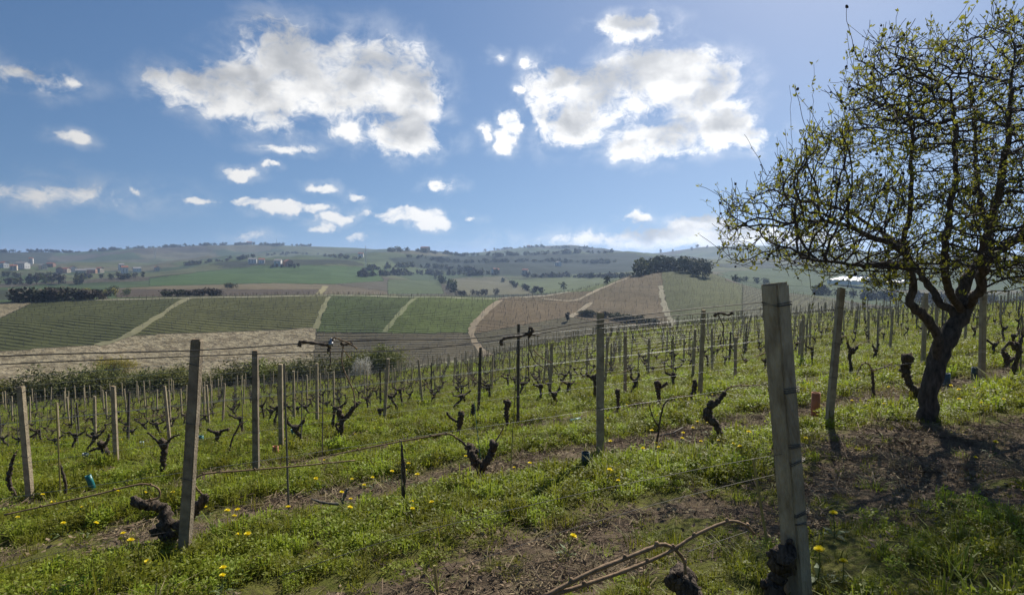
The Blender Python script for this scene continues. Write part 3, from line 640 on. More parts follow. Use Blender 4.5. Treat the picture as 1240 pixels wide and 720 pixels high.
# the belt of shrubs just below the vineyard
def belt():
    def put(px, py, hgt, kind, m, lab, grp, wide, d0=88, d1=150):
        far_tree('shrub', kind, m, hit(px, py, d0, d1)-np.array([0, 0, .3]), hgt, lab, grp, wide, 'shrub')
    for k in range(44):
        px = -40+k*11.6+random.uniform(-4, 4); 
        if px > 470: continue
        py = float(np.interp(px, [0, 100, 200, 300, 400, 480], [486, 480, 473, 466, 459, 450]))
        m = random.choice(['bush_mid', 'bush_fresh', 'bush_fresh', 'bush_fresh', 'bush_mid'])
        put(px, py, random.uniform(2.8, 4.9)*(1 if px > 60 else .85), 'fine', m, 'green shrub in the belt below the vineyard', 'green shrub belt below the vineyard', random.uniform(1.1, 1.6))
    for px, py, h, lab in ((14,476,6.6,'bare purplish shrub at the foot of the ploughed field, by the field end'),(34,472,5.6,'bare grey shrub leaning beside the taller purplish one'),(168,462,5.2,'bare dark shrub behind the yellow bush'),(300,462,4.4,'bare shrub with thin upright twigs behind the green belt'),(215,466,4.6,'bare brown shrub between the leaning post and the green belt')):
        e = empty('bare_shrub', tuple(hit(px, py, 100, 200)-np.array([0, 0, .2])), lab, 'shrub', 'bare shrubs behind the belt'); b = MB()
        for q in range(26):
            a = random.random()*6.28; t = random.uniform(.1, .5); l = h*random.uniform(.6, 1); p = np.array([0, 0, 0.]); d = np.array([math.cos(a)*t, math.sin(a)*t, 1.]); pts = [p]
            for _ in range(5): p = p+d/np.linalg.norm(d)*l/5; d = d+RNG.normal(size=3)*.22; pts.append(p)
            b.tube(pts, np.linspace(.075, .022, 6), 4, cap=False)
            for i in range(2, 6):
                for _ in range(3):
                    dd = RNG.normal(size=3)*.4+np.array([0, 0, .5]); b.tube([pts[i], pts[i]+dd*h*.13, pts[i]+dd*h*.2+RNG.normal(size=3)*.1], [.026, .020, .014], 3, cap=False)
        b.build('branches', M['bush_bare'], e)
    for px in (128, 142, 155): put(px, 452, random.uniform(5.0, 6.2), 'fine', 'bush_yellow', 'yellow blossoming bush above the green belt', 'yellow bushes above the belt', 1.1, 150, 260)
    put(441, 458, 3.2, 'fine', 'bush_white', 'white blossoming shrub at the end of the green belt', None, .75, 78, 130)
    for px in (452, 464, 474): put(px, 450, random.uniform(4, 5), 'fine', 'bush_fresh', 'round fresh green shrub beside the white blossoming one', 'fresh shrubs by the white one', 1.2)
belt()

def house(pos, w, l, h, rz, wm, rm, label, group=None, name='house', cat='house', tower=False):
    e = empty(name, tuple(pos), label, cat, group, rz); b = MB(); b.box((0, 0, h/2-1), (w, l, h+2)); 
    b.add(np.array([(-w/2, -l/2, h), (w/2, -l/2, h), (0, -l/2, h+w*.24), (-w/2, l/2, h), (w/2, l/2, h), (0, l/2, h+w*.24)]), [(0, 1, 2), (5, 4, 3)])
    b.build('wall', M[wm], e); r = MB(); o = .5; k = w*.24
    for s in (-1, 1):
        r.add(np.array([(s*(w/2+o), -l/2-o, h-o*.45), (s*(w/2+o), l/2+o, h-o*.45), (0, l/2+o, h+k+.05), (0, -l/2-o, h+k+.05), (s*(w/2+o), -l/2-o, h-o*.45+.3), (s*(w/2+o), l/2+o, h-o*.45+.3), (0, l/2+o, h+k+.35), (0, -l/2-o, h+k+.35)]),
              [(0, 1, 2, 3), (4, 5, 6, 7), (0, 1, 5, 4), (0, 3, 7, 4), (1, 2, 6, 5)])
    rf = r.build('roof', M[rm], e); c = MB(); c.box((w*.2, l*.2, h+k+.5), (.8, .8, 1.6)); c.build('chimney', M['wall_brick'], rf)
    for s in (-1, 1):
        for q in range(max(2, int(l//4))):
            for fl in range(max(1, int(h//3))):
                y = -l/2+(q+.5)*l/max(2, int(l//4)); wn = MB(); wn.box((s*(w/2+.02), y, 1.5+fl*2.9), (.12, 1.1, 1.4)); wn.build('window', M['glass'], e)
    for q in (-1, 1):
        wn = MB(); wn.box((q*w*.22, -l/2-.02, 1.6), (1.1, .12, 1.4)); wn.build('window', M['glass'], e)
def village():
    V = [(5,324,10,12,7,'wall_white','roof_red','white house with a red roof at the top edge of the village'),(17,327,9,10,6,'wall_cream','roof_red','small cream house below the topmost white one'),
     (27,325,12,22,8,'wall_white','roof_grey','long white building with a grey roof, the largest of the village'),(38,319,7,7,9,'wall_white','roof_red','tall narrow white house under the ridge above the village'),
     (52,326,9,12,6,'wall_cream','roof_grey','cream house with a grey roof between village trees'),(62,323,9,14,5,'wall_brick','roof_red','low brick house beside the pasture edge'),
     (72,331,10,11,7,'wall_brick','roof_red','brick house with a bright red roof in the lower village'),(80,330,9,12,5,'wall_cream','roof_red','cream house next to the bright red roof'),
     (88,329,11,13,6,'wall_white','roof_red','white house in the middle of the lower village'),(98,332,10,16,5,'wall_cream','roof_grey','long low cream house below the village trees'),
     (110,331,10,18,5,'wall_brick','roof_grey','long low brick barn in the lower village'),(121,330,9,10,6,'wall_cream','roof_red','cream house beside the pair of bright white houses'),
     (147,327,10,9,9,'wall_white','roof_grey','upper of the two bright white houses at the village end'),(151,331,9,9,8,'wall_white','roof_red','lower of the two bright white houses at the village end'),
     (166,329,10,13,5,'wall_white','roof_grey','low white house standing apart past the village end'),(190,328,9,12,5,'wall_cream','roof_red','small cream house by the road beyond the village'),
     (306,319,9,14,6,'wall_white','roof_grey','white farmhouse behind the green hill'),(317,319,10,10,5,'wall_white','roof_red','smaller white farmhouse behind the green hill'),
     (337,322,12,11,7,'wall_white','roof_grey','white farm standing on the brow of the green hill'),(349,322,11,20,6,'wall_brick','roof_red','long dark brick barn beside the white hill farm'),
     (600,331,10,12,6,'wall_white','roof_red','white house beside the stream wood'),(636,331,9,11,5,'wall_cream','roof_red','cream house at the edge of the pale valley'),
     (437,311,9,12,6,'wall_white','roof_red','small white house on the slope by the tall pylon'),(302,296,12,20,8,'wall_cream','roof_red','long building of the hamlet on the far ridge'),(515,304,12,26,8,'wall_cream','roof_red','long farm building on the wooded middle ridge'),
     (676,322,10,11,6,'wall_white','roof_grey','little white house in the blue valley'),(640,300,10,16,7,'wall_cream','roof_red','long house on the domed far hill')]
    for px, py, w, l, h, wm, rm, lab in V:
        house(hit(px, py, 600, 2750)+np.array([0, 0, 1.5]), w*.95, l*.95, h*1.0, random.uniform(.6, 2.4), wm, rm, lab, 'village and farm houses')
    for px, py, h, r, lab, m, d0 in ((188,312,30,.9,'slim pale tower on the far slope above the village','steel',1500),(335,297,26,.5,'thin mast on top of the far ridge','bush_bare',2300),(443,324,38,.55,'tall pale pylon on the slope left of the wood','steel',900),(655,298,24,.6,'small antenna mast on the domed far hill','bush_bare',2300),(38,322,16,1.2,'white chimney-like tower in the village','steel',900)):
        p = hit(px, py, d0, 2790); e = empty('mast', tuple(p), lab, 'mast'); b = MB()
        for s in ((-1, -1), (1, -1), (1, 1), (-1, 1)): b.tube([(s[0]*r, s[1]*r, -1), (s[0]*r*.35, s[1]*r*.35, h)], [r*.3, r*.2], 4)
        for k in range(8):
            z = h*k/8; q = r*(1-.65*k/8); z2 = h*(k+1)/8; q2 = r*(1-.65*(k+1)/8)
            b.tube([(-q, -q, z), (q2, -q2, z2)], r*.12, 3); b.tube([(q, q, z), (-q2, q2, z2)], r*.12, 3); b.tube([(q, -q, z), (q2, q2, z2)], r*.12, 3); b.tube([(-q, q, z), (-q2, -q2, z2)], r*.12, 3)
        b.build('lattice', M[m], e); c = MB()
        for k in (.92, .8): c.tube([(-r*2.2, 0, h*k), (r*2.2, 0, h*k)], r*.2, 4)
        c.build('crossarm', M[m], e)
    # white polytunnels on the meadow behind the striped hill
    for px, py, w, l, n, rz, lab in ((1031,346,7.0,32,5,-1.1,'bank of white arched polytunnels beyond the thin leaning post'),(1084,346,6.0,18,3,-1.0,'smaller white polytunnel bank glimpsed through the tree branches')):
        p = hit(px, py, 330, 760); e = empty('polytunnel', (p[0], p[1], p[2]+5.4), lab, 'greenhouse', 'white polytunnels', rz)
        for k in range(n):
            b = MB(); V = []; na = 13
            for yy in (-l/2, l/2):
                for a in np.linspace(0, math.pi, na): V.append(((k-(n-1)/2)*w+math.cos(a)*w*.48, yy, 2.0+math.sin(a)*1.5))
            b.add(np.array(V), [(i, i+1, na+i+1, na+i) for i in range(na-1)]+[tuple(range(na)), tuple(range(2*na-1, na-1, -1))]); b.build('roof', M['poly'], e, True)
        b = MB(); b.box((0, 0, .3), (n*w-.3, l-.3, 3.6)); b.build('wall', M['poly'], e); e.rotation_euler = (R(7), 0, rz)
village()
# thin vineyard stakes and vine rows standing on the opposite slope
def far_rows():
    V = []; Fc = []; n = 0
    for (poly, c1, c2, bear, spc, d0, d1, cl) in FIELDS[2:12]:
        P = np.array([hit(x, y, d0, d1) for x, y in poly]); b = R(bear); t = np.array([math.sin(b), math.cos(b)]); q = np.array([math.cos(b), -math.sin(b)])
        a = P[:, :2]@t; c = P[:, :2]@q; k0, k1 = int(c.min()/spc), int(c.max()/spc)+1
        for k in range(k0, k1):
            s = np.arange(a.min(), a.max(), 5.5)+RNG.random()*4; xy = s[:, None]*t+(k+.25)*spc*q
            xy += RNG.normal(size=xy.shape)*.12
            z = height(xy[:, 0], xy[:, 1]); X, Y = project(np.column_stack([xy, z])); ok = inpoly(X, Y, poly) & (np.hypot(xy[:, 0], xy[:, 1]) < d1) & (X > -60) & (X < 1300)
            for (x, y), zz in zip(xy[ok], z[ok]):
                w, h = .045, random.uniform(1.3, 1.8)
                V += [(x-w, y, zz), (x+w, y+w, zz), (x, y-w, zz), (x-w, y, zz+h), (x+w, y+w, zz+h), (x, y-w, zz+h)]
                Fc += [(n, n+1, n+4, n+3), (n+1, n+2, n+5, n+4), (n+2, n, n+3, n+5)]; n += 6
    me = fast_mesh('far_vineyard_stakes', np.array(V), np.array(Fc), M['stake'])
    tag(link('far_vineyard_stakes', me), 'countless thin stakes in the vineyards across the valley', 'vineyard stakes', kind='stuff')
far_rows()

# ------------------------------------------------------------------ vineyard: posts
ORD = ['zeroth', 'first', 'second', 'third', 'fourth', 'fifth', 'sixth', 'seventh', 'eighth', 'ninth', 'tenth', 'eleventh', 'twelfth', 'thirteenth', 'fourteenth', 'fifteenth', 'sixteenth', 'seventeenth', 'eighteenth', 'nineteenth', 'twentieth',
       'twenty-first', 'twenty-second', 'twenty-third', 'twenty-fourth', 'twenty-fifth', 'twenty-sixth', 'twenty-seventh', 'twenty-eighth', 'twenty-ninth', 'thirtieth'] + ['thirty-%s' % q for q in ('first', 'second', 'third', 'fourth', 'fifth', 'sixth', 'seventh', 'eighth', 'ninth')]+['fortieth']+['forty-%s' % q for q in ('first', 'second', 'third', 'fourth', 'fifth', 'sixth', 'seventh', 'eighth', 'ninth')]+['fiftieth']*80
def post_mesh(w, h, m, taper=.9, cap=None, round_=False, seed=0):
    bm = bmesh.new()
    if round_: bmesh.ops.create_cone(bm, cap_ends=True, segments=9, radius1=w/2, radius2=w/2*taper, depth=h)
    else:
        bmesh.ops.create_cube(bm, size=1)
        for v in bm.verts:
            t = taper if v.co.z > 0 else 1; v.co.x *= w*t; v.co.y *= w*t; v.co.z *= h
    bmesh.ops.translate(bm, verts=bm.verts, vec=(0, 0, h/2))
    if not round_:
        bmesh.ops.bevel(bm, geom=[e for e in bm.edges], offset=w*.085, segments=2, affect='EDGES')
        long = [e for e in bm.edges if e.calc_length() > h*.5]
        bmesh.ops.subdivide_edges(bm, edges=long, cuts=10, use_grid_fill=True)
        rr = random.Random(seed); o = [rr.random()*9 for _ in range(3)]
        for v in bm.verts:
            k = v.co.z*3.1
            v.co.x += (math.sin(k+o[0])*.5+rr.uniform(-.5, .5))*w*.03; v.co.y += (math.sin(k*1.3+o[1])*.5+rr.uniform(-.5, .5))*w*.03
            if v.co.z > h-.03: v.co.z += rr.uniform(-.012, .006)
    me = bpy.data.meshes.new('post'); bm.to_mesh(me); bm.free(); me.materials.append(m)
    if cap:
        me.materials.append(cap)
        for p in me.polygons:
            if p.normal.z > .7 and p.center.z > h*.9: p.material_index = 1
    return me
ROWANG = math.atan2(ROW_S, 1)
def lean_to(base, top):
    d = Vector(top)-Vector(base); return d.to_track_quat('Z', 'X'), d.length
TAKEN = []       # (row r, along) spots where something hand placed stands
def row_al(x, y): return (x+ROW_S*y)*ROW_C
def traced_post(bx, by, tx, ty, w, label, m='concrete', name='vineyard_post', cat='post', group='trellis posts', round_=False, dy=0.0, yaw=.5, taper=.9, y=None):
    P = hit(bx, by) if y is None else None
    if P is None: P = at(bx, by, y); P[2] = hz(P[0], P[1])
    T = at(tx, ty, P[1]+dy); base = P-np.array([0, 0, .12]); q, l = lean_to(base, T)
    me = post_mesh(w, l, M[m], taper, M['capstain'] if m != 'stake' and not round_ else None, round_, int(bx))
    o = link(name, me, None, tuple(base)); o.rotation_mode = 'QUATERNION'; from mathutils import Quaternion
    o.rotation_quaternion = q @ Quaternion((0, 0, 1), yaw); tag(o, label, cat, group); TAKEN.append((row_r(P[0], P[1]), row_al(P[0], P[1]), 'p')); return o, P, T
def row_y(px, r): u = (px-620)/F; return (r/ROW_C)/(1-ROW_S*u)
def child(ob, parent): 
    bpy.context.view_layer.update(); ob.parent = parent; ob.matrix_parent_inverse = parent.matrix_basis.inverted()
# the big post in front
y0 = row_y(948, ROW0)
big, bigP, bigT = traced_post(968, 770, 938, 342, .108, 'thick weathered concrete post wound with rusty wire, standing alone in the tree shade', 'concrete_big', group=None, y=y0, yaw=.54, taper=.93)
def wire_wrap(P, T, w, z, turns, tilt, name='wire_wrap', rad=.0022):
    b = MB(); ax = (T-P)/np.linalg.norm(T-P); pts = []
    for k in range(turns*4+1):
        a = .54+math.pi/4+k*math.pi/2; c = P+ax*((z-P[2])/ax[2]); q = w*.5*1.46
        pts.append(c+np.array([math.cos(a)*q, math.sin(a)*q, 0])+np.array([0, 0, tilt*math.sin(a)+k*.0022+random.uniform(-.004, .004)]))
    b.tube(pts, rad, 5); tail = pts[-1]; b.tube(spline([tail, tail+np.array([-.03, -.02, -.01]), tail+np.array([-.05, -.03, -.05]), tail+np.array([-.03, -.05, -.07]), tail+np.array([-.06, -.03, -.06])], 14), rad*.8, 4)
    return b
bpy.context.view_layer.update()
for pys, turns, tilt in ((370, 3, .006), (474, 4, .004), (541, 3, -.012), (556, 2, .018), (619, 3, .012), (634, 2, -.02)):
    zz = at(948, pys, y0)[2]; o = wire_wrap(bigP, bigT, .108*(.93 if pys < 450 else .96), zz, turns, tilt).build('wire_wrap', M['wire_dark']); child(o, big)
POSTS = [  # base px, top px, width, label, material, round
 (222,672,239,410,.085,'dark leaning concrete post with one sunlit edge, beside the thick forked vine','concrete_shaded',0),
 (727,560,727,378,.085,'upright pale concrete post beside the dark green vine guard','concrete',0),
 (1003,514,1019,348,.085,'thin leaning concrete post between the thick post and the tree','concrete',0),
 (1189,462,1191,335,.095,'tall concrete post just behind the tree trunk','concrete',0),
 (310,579,309,424,.080,'dark upright post in the second row beside the thin stake','concrete_shaded',0),
 (627,524,628,392,.060,'dark slim post carrying a dead cane across its top','wood_post',1),
 (847,489,852,375,.080,'concrete post leaning slightly, behind the dark twin-headed vine','concrete',0),
 (37,606,25,467,.085,'white-edged concrete post leaning outward at the row end','concrete',0),
 (141,562,137,467,.085,'white-edged concrete post between the two teal guards','concrete',0),
 (206,537,199,467,.080,'slim white-edged post behind the forked vine stump','concrete',0),
 (757,482,757,402,.080,'dark concrete post behind the pale upright post','concrete',0),
 (579,508,582,420,.075,'dark wooden post behind the vine with a green stick','wood_post',0),
 (269,519,272,464,.075,'short pale post behind the dark leaning post','concrete',0),
 (890,463,891,408,.075,'grey post in the far row under the hanging cane','concrete',0),
 (549,470,551,432,.09,'grey post behind the dark wooden post','concrete',0)]
for bx, by, tx, ty, w, lab, m, rd in POSTS:
    yw = random.uniform(-.04, .12); o, P, T = traced_post(bx, by, tx, ty, w, lab, m, round_=bool(rd), yaw=yw); bpy.context.view_layer.update(); ax = (T-P)/np.linalg.norm(T-P)
    if P[1] > 17: continue
    for hgt in (.66, 1.12, 1.60):
        b = MB(); c = P+ax*hgt; b.tube([c+np.array([math.cos(a)*w*.74, math.sin(a)*w*.74, .012*math.sin(a*2)]) for a in np.linspace(yw+.785, yw+.785+6.2832, 5)], .0028, 4, cap=False); b.tube([c+np.array([-w*.5, -w*.52, 0]), c+np.array([-w*.9, -w*.7, -.015]), c+np.array([-w*1.1, -w*.5, .01])], .002, 3)
        child(b.build('wire_tie', M['wire_dark']), o)
STAKES = [(350,628,344,440,.022,'tall thin grey stake reaching above the second row','stake'),(74,610,68,486,.022,'thin bamboo stake with a young vine beside the teal guard','bamboo'),(585,572,574,487,.010,'thin blue-green stick standing in the forked vine','teal'),
 (617,582,626,430,.012,'slender yellow bamboo cane in front of the dark slim post','bamboo'),(935,668,912,555,.020,'yellow bamboo cane leaning against the thick post','bamboo'),(533,722,526,684,.024,'broken bamboo stub at the bottom edge','bamboo'),
 (390,552,391,480,.02,'short brown stake with a thin shoot tied to it','stake'),(487,612,486,533,.016,'knobbly short stake alone between two rows','stake')]
for bx, by, tx, ty, w, lab, m in STAKES: traced_post(bx, by, tx, ty, w, lab, m, 'stake', 'stake', 'hand placed stakes', True, taper=.8)

CREST = lambda x, y: 1.0
def in_view(P, m=40):
    if P[1] < 1: return False
    X, Y = project(np.array(P)); return -m < X < 1240+m and Y < 800
def crest_d(x, y): return 122
PROTO = [post_mesh(.082, 1.92, M['concrete'], .9, None, False, k) for k in range(5)]+[post_mesh(.07, 1.85, M['wood_post'], .85, None, False, 9)]
def row_label(k): return ORD[k+1]
cand = []
for k in range(0, 34):
    r = ROW_A+PERIOD*k; off = random.uniform(0, 4.4)
    for q in range(-22, 30):
        al = q*5.0+off+random.uniform(-.3, .3)
        # invert: r = (y - S x) C, al = (x + S y) C
        x = (al-ROW_S*r)*ROW_C; y = (r+ROW_S*al)*ROW_C
        if y < 2 or math.hypot(x, y) > 116: continue
        if any(abs(r-t[0]) < 1.5 and abs(al-t[1]) < 3.0 for t in TAKEN if t[2] == 'p'): continue
        z = hz(x, y)
        if not in_view((x, y, z)): continue
        X_, Y_ = project(np.array((x, y, z)))
        if math.hypot(x, y) < 20 and any(abs(X_-p[0]) < 20 for p in POSTS): continue
        cand.append((math.hypot(x, y), k, al, x, y, z))
cand.sort()
near_posts = cand[:255]; far_posts = cand[255:]
by_row = {}
for c in near_posts: by_row.setdefault(c[1], []).append(c)
for k, cs in sorted(by_row.items()):
    cs.sort(key=lambda c: -c[2])
    for n, (d, k_, al, x, y, z) in enumerate(cs):
        o = link('vineyard_post', random.choice(PROTO), None, (x, y, z-.1), (random.gauss(0, .025), random.gauss(0, .03), random.uniform(-.08, .2)), (1, 1, random.uniform(.93, 1.04)))
        lab = 'grey post in the %s vine row, %s counted from the tree side' % (row_label(k), ORD[n+1]) if k < 10 else 'small grey post in the distant rows below the %s row' % row_label(9)
        tag(o, lab, 'post', 'trellis posts' if k < 10 else 'posts of the distant rows')
def merged(name, items, meshes, label, cat):
    """the rest of a kind, past the nearest few hundred, as one object"""
    V = []; Fq = []; n = 0
    for (x, y, z, rz, sc, me) in items:
        v, f = meshes[me]; c, s = math.cos(rz), math.sin(rz); w = v*np.array(sc)
        V.append(np.column_stack([w[:, 0]*c-w[:, 1]*s+x, w[:, 0]*s+w[:, 1]*c+y, w[:, 2]+z])); Fq.append(f+n); n += len(v)
    return np.vstack(V), np.vstack(Fq)
BOX = (np.array([(-.5, -.5, 0), (.5, -.5, 0), (.5, .5, 0), (-.5, .5, 0), (-.45, -.45, 1), (.45, -.45, 1), (.45, .45, 1), (-.45, .45, 1)]), np.array([(4, 5, 6, 7), (0, 1, 5, 4), (1, 2, 6, 5), (2, 3, 7, 6), (3, 0, 4, 7)]))
if far_posts:
    V, f = merged('x', [(x, y, z, random.uniform(-.08, .2), (.085, .085, random.uniform(1.65, 1.9)), 0) for d, k, al, x, y, z in far_posts], [BOX], '', '')
    tag(link('distant_vineyard_posts', fast_mesh('distant_vineyard_posts', V, f, M['concrete'])), 'many small grey posts of the vine rows along the crest', 'vineyard posts', kind='stuff')

# ------------------------------------------------------------------ vineyard: vines and stakes
def gnarl(b, pts, rad, n=8, seg=5, rough=.16, wob=.25):
    P = spline(pts, (len(pts)-1)*seg+1); rr = np.interp(np.linspace(0, 1, len(P)), np.linspace(0, 1, len(rad)), rad)
    rr = rr*(1+.18*np.sin(np.arange(len(P))*1.9+random.random()*6)+.12*(RNG.random(len(P))*2-1)); P = P+RNG.normal(size=P.shape)*rr[:, None]*wob*.5
    b.tube(P, rr, n, rough=rough)
    b.blob(P[-1], rr[-1]*1.12, rough=.45); return P, rr
def vine_proto(seed):
    random.seed(seed); t = MB(); c = MB(); h = random.uniform(.38, .62); lx = random.uniform(-.14, .14)
    kx = random.uniform(-.10, .10); ky = random.uniform(-.05, .05)
    gnarl(t, [(0, 0, -.08), (kx, ky, h*.4), (kx*.3+lx*.6, -ky, h*.75), (lx, 0, h)], [.045, .036, .038, .05], 7, 3)
    top = np.array([lx, 0, h]); t.blob(top, .065, rough=.4)
    for s in (-1, 1)[:random.choice((1, 2, 2))]:
        e = top+np.array([s*random.uniform(.12, .26), random.uniform(-.05, .05), random.uniform(.05, .16)]); gnarl(t, [top, (top+e)/2+np.array([0, 0, -.02]), e], [.042, .032, .026], 6, 3)
        if random.random() < .8 and not c.n:
            l = random.uniform(.5, 1.0); a = e+np.array([s*.08, 0, .16]); c.tube(spline([e, a, e+np.array([s*l*.5, .01, .10]), e+np.array([s*l, 0, .02])], 9), [.010, .009, .009, .008, .008, .007, .007, .006, .005], 5)
        for _ in range(random.randint(1, 3)):
            q = e+RNG.normal(size=3)*.02; t.tube([q, q+np.array([random.uniform(-.06, .06), random.uniform(-.04, .04), random.uniform(.06, .22)])], [.007, .004], 4)
    if not c.n: c.tube([top, top+np.array([.05, 0, .2])], [.007, .004], 4)
    return t.mesh('vine_trunk', M['bark'], True), c.mesh('cane', M['cane'], True)
VP = [vine_proto(100+k) for k in range(9)]; random.seed(11)
SP = []
for k in range(3):
    b = MB(); b.tube([(0, 0, -.1), (random.uniform(-.02, .02), 0, .7), (random.uniform(-.03, .03), 0, 1.45)], [.013, .012, .010], 5); SP.append(b.mesh('stake', M['stake']))

VINES = [  # label, list of limbs (pixel polyline, radii in px), list of canes
 ('thick forked old vine crouching behind the dark leaning post', [([(208,664),(204,645),(199,622),(188,610),(176,612),(165,607)],[12,11,9,7.5,6,6.5]),([(206,650),(224,632),(238,616),(248,602)],[10,8,6,6]),([(206,648),(194,644),(187,643)],[8,6,5])], [([(170,608),(186,604),(193,601),(192,592),(181,586.5),(163,587),(110,600),(55,612),(5,623)],1.2),([(247,600),(238,591),(236,582),(248,573.5),(300,569),(370,563),(430,557)],1.2)]),
 ('low two-armed vine holding the thin green stick', [([(587,577),(583,568),(576,558),(571,550),(569,542)],[6,6.5,6,5.5,5.5]),([(584,566),(591,556),(595,547),(598,539)],[5.5,5,4.5,5]),([(569,545),(560,535),(553,530)],[2,1.6,1.2])], [([(553,530),(543,525),(520,528),(470,537),(400,551)],1.0),([(598,538),(604,528),(610,517)],.9)]),
 ('black twisted vine with two raised knobs beside the yellow flowers', [([(875,535),(871,525),(866,513),(859,506),(857,499),(862,488)],[4.5,4.5,5,6,6,4.5]),([(862,492),(868,487),(873,482),(877,476)],[4,3.5,3,3]),], [([(877,476),(886,468),(920,466)],.9)]),
 ('tall dark vine with two arms raised in the third row', [([(410,540),(411,527),(414,515),(412,505),(411,498)],[3,3.4,3.6,3.6,3.2]),([(414,510),(421,503),(426,496),(432,490)],[3.4,3,3,2.5]),([(411,522),(407,516),(408,513)],[2,1.6,1.5])], []),
 ('vine stump with spread arms in front of the slim white-edged post', [([(197,576),(197.5,562),(198,552),(199,540),(198,535)],[4,3.6,4,5,6]),([(196,540),(188,531),(180,524)],[2,1.5,1.2]),([(201,538),(208,530),(216,526)],[2,1.5,1.2])], []),
 ('short upright vine with a thin arm bent outward', [([(555,534),(555.5,520),(557,511),(559,501)],[3,3,4,4]),([(555,511),(548,507),(543,503),(541,499)],[2,1.8,1.6,1.6])], []),
 ('club-headed vine standing close to the dark slim post', [([(615.5,524),(614.5,512),(613,502),(614,494),(615,486)],[2.2,2.6,3,3.6,4])], []),
 ('dark vine lump hanging beside the dark wooden post', [([(572,516),(571.5,506),(573,498),(573,490)],[2.5,3.2,3,2.2])], []),
 ('thin black vine stump right behind the pale upright post', [([(748,503),(748.5,490),(748.5,481),(748,474)],[2.2,2.2,2.6,3.2])], []),
 ('bushy-headed dark vine in front of the dark concrete post', [([(797,492),(798,482),(797,473),(796,464)],[3.2,2.6,3.4,4]),([(798,470),(803,467),(807,464)],[2.4,2,2])], []),
 ('dark vine leaning away from the slightly leaning concrete post', [([(833,492),(837,483),(840,474),(841,462)],[2.2,2.4,3.6,3.2])], []),
 ('crooked vine leaning against the tree trunk', [([(1113,484),(1109,474),(1101,463),(1098,452),(1096,445),(1100,434)],[4,4,4.5,5,5.5,6])], []),
 ('young thin vine with an arched cane beside the tree', [([(1057,488),(1057.5,474),(1057,460),(1056,448)],[2.2,2,2,1.8])], [([(1056,448),(1051,440),(1044,441),(1038,452)],.8),([(1056,449),(1066,446),(1080,440)],.8)]),
 ('spread-armed vine at the right edge by the tall grass', [([(1219,446),(1220,438),(1219,430)],[3.5,4,4]),([(1220,438),(1229,433),(1237,426)],[3,2.6,2]),([(1219,432),(1214,425),(1222,414)],[2.5,2,1.4])], []),
 ('crooked dark vine behind the outward leaning post', [([(24,605),(17,597),(12,588),(11,574),(14,562),(18,550)],[2.2,2.4,3,3.2,2.2,1.4])], [([(11,572),(14,556),(21,545)],.8)]),
 ('low vine spreading dark arms beside the white-edged post', [([(131,562),(129,550),(126,541),(122,536)],[4,4,4.5,4]),([(126,541),(117,543),(108,546)],[2.6,2,1.4]),([(126,540),(131,532),(132,527)],[2.4,2,1.6])], []),
 ('slender young vine with branching shoots by the metal ring rod', [([(793,546),(798,518),(803,492),(809,484)],[1.6,1.3,1.2,.8]),([(797,516),(791,505),(786,490)],[1,.9,.7])], [([(786,488),(770,488),(752,497)],.6),([(809,484),(816,480),(840,479)],.6)]),
 ('knotty thin young vine in the strip between the two front rows', [([(489,614),(489.5,590),(489,566),(487,553),(487,540)],[2,2,3,2,1.6])], []),
 ('thin young vine climbing beside the bamboo stake', [([(77,606),(80,590),(77,575),(72,560)],[1.6,1.6,1.8,1])], []),
 ('slim bent vine behind the orange guard', [([(276,548),(281,532),(287,520),(291,512)],[1.6,1.4,1.2,.8])], [([(287,520),(292,514),(300,508)],.6)]),
 ('squat vine with a flat dark head behind the dark leaning post', [([(261,544),(263,534),(264,525)],[2.2,2.4,3.6]),([(264,524),(257,522),(252,520)],[2.6,2,1.6]),([(264,524),(270,521),(276,520)],[2.6,2,1.6])], []),
 ('dark vine trunk next to the thick post, in the shade at the bottom', [([(930,740),(938,712),(944,690),(945,672)],[13,12,12,13]),([(946,684),(953,668),(956,655)],[8,5,3])], []),
 ('dark vine trunk at the bottom edge below the tan canes', [([(838,750),(836,724),(829,704)],[16,15,17]),([(831,706),(822,700),(815,697)],[9,7,6])], [([(655,724),(712.6,693.6),(756,676),(788,663),(802.6,658.7),(817,664.5),(828,678),(830,694)],2.6),([(650,726),(727,701),(770.7,685),(811,667),(843,647),(872,634),(887,630.5),(904,636),(913,645.6)],2.3)])]
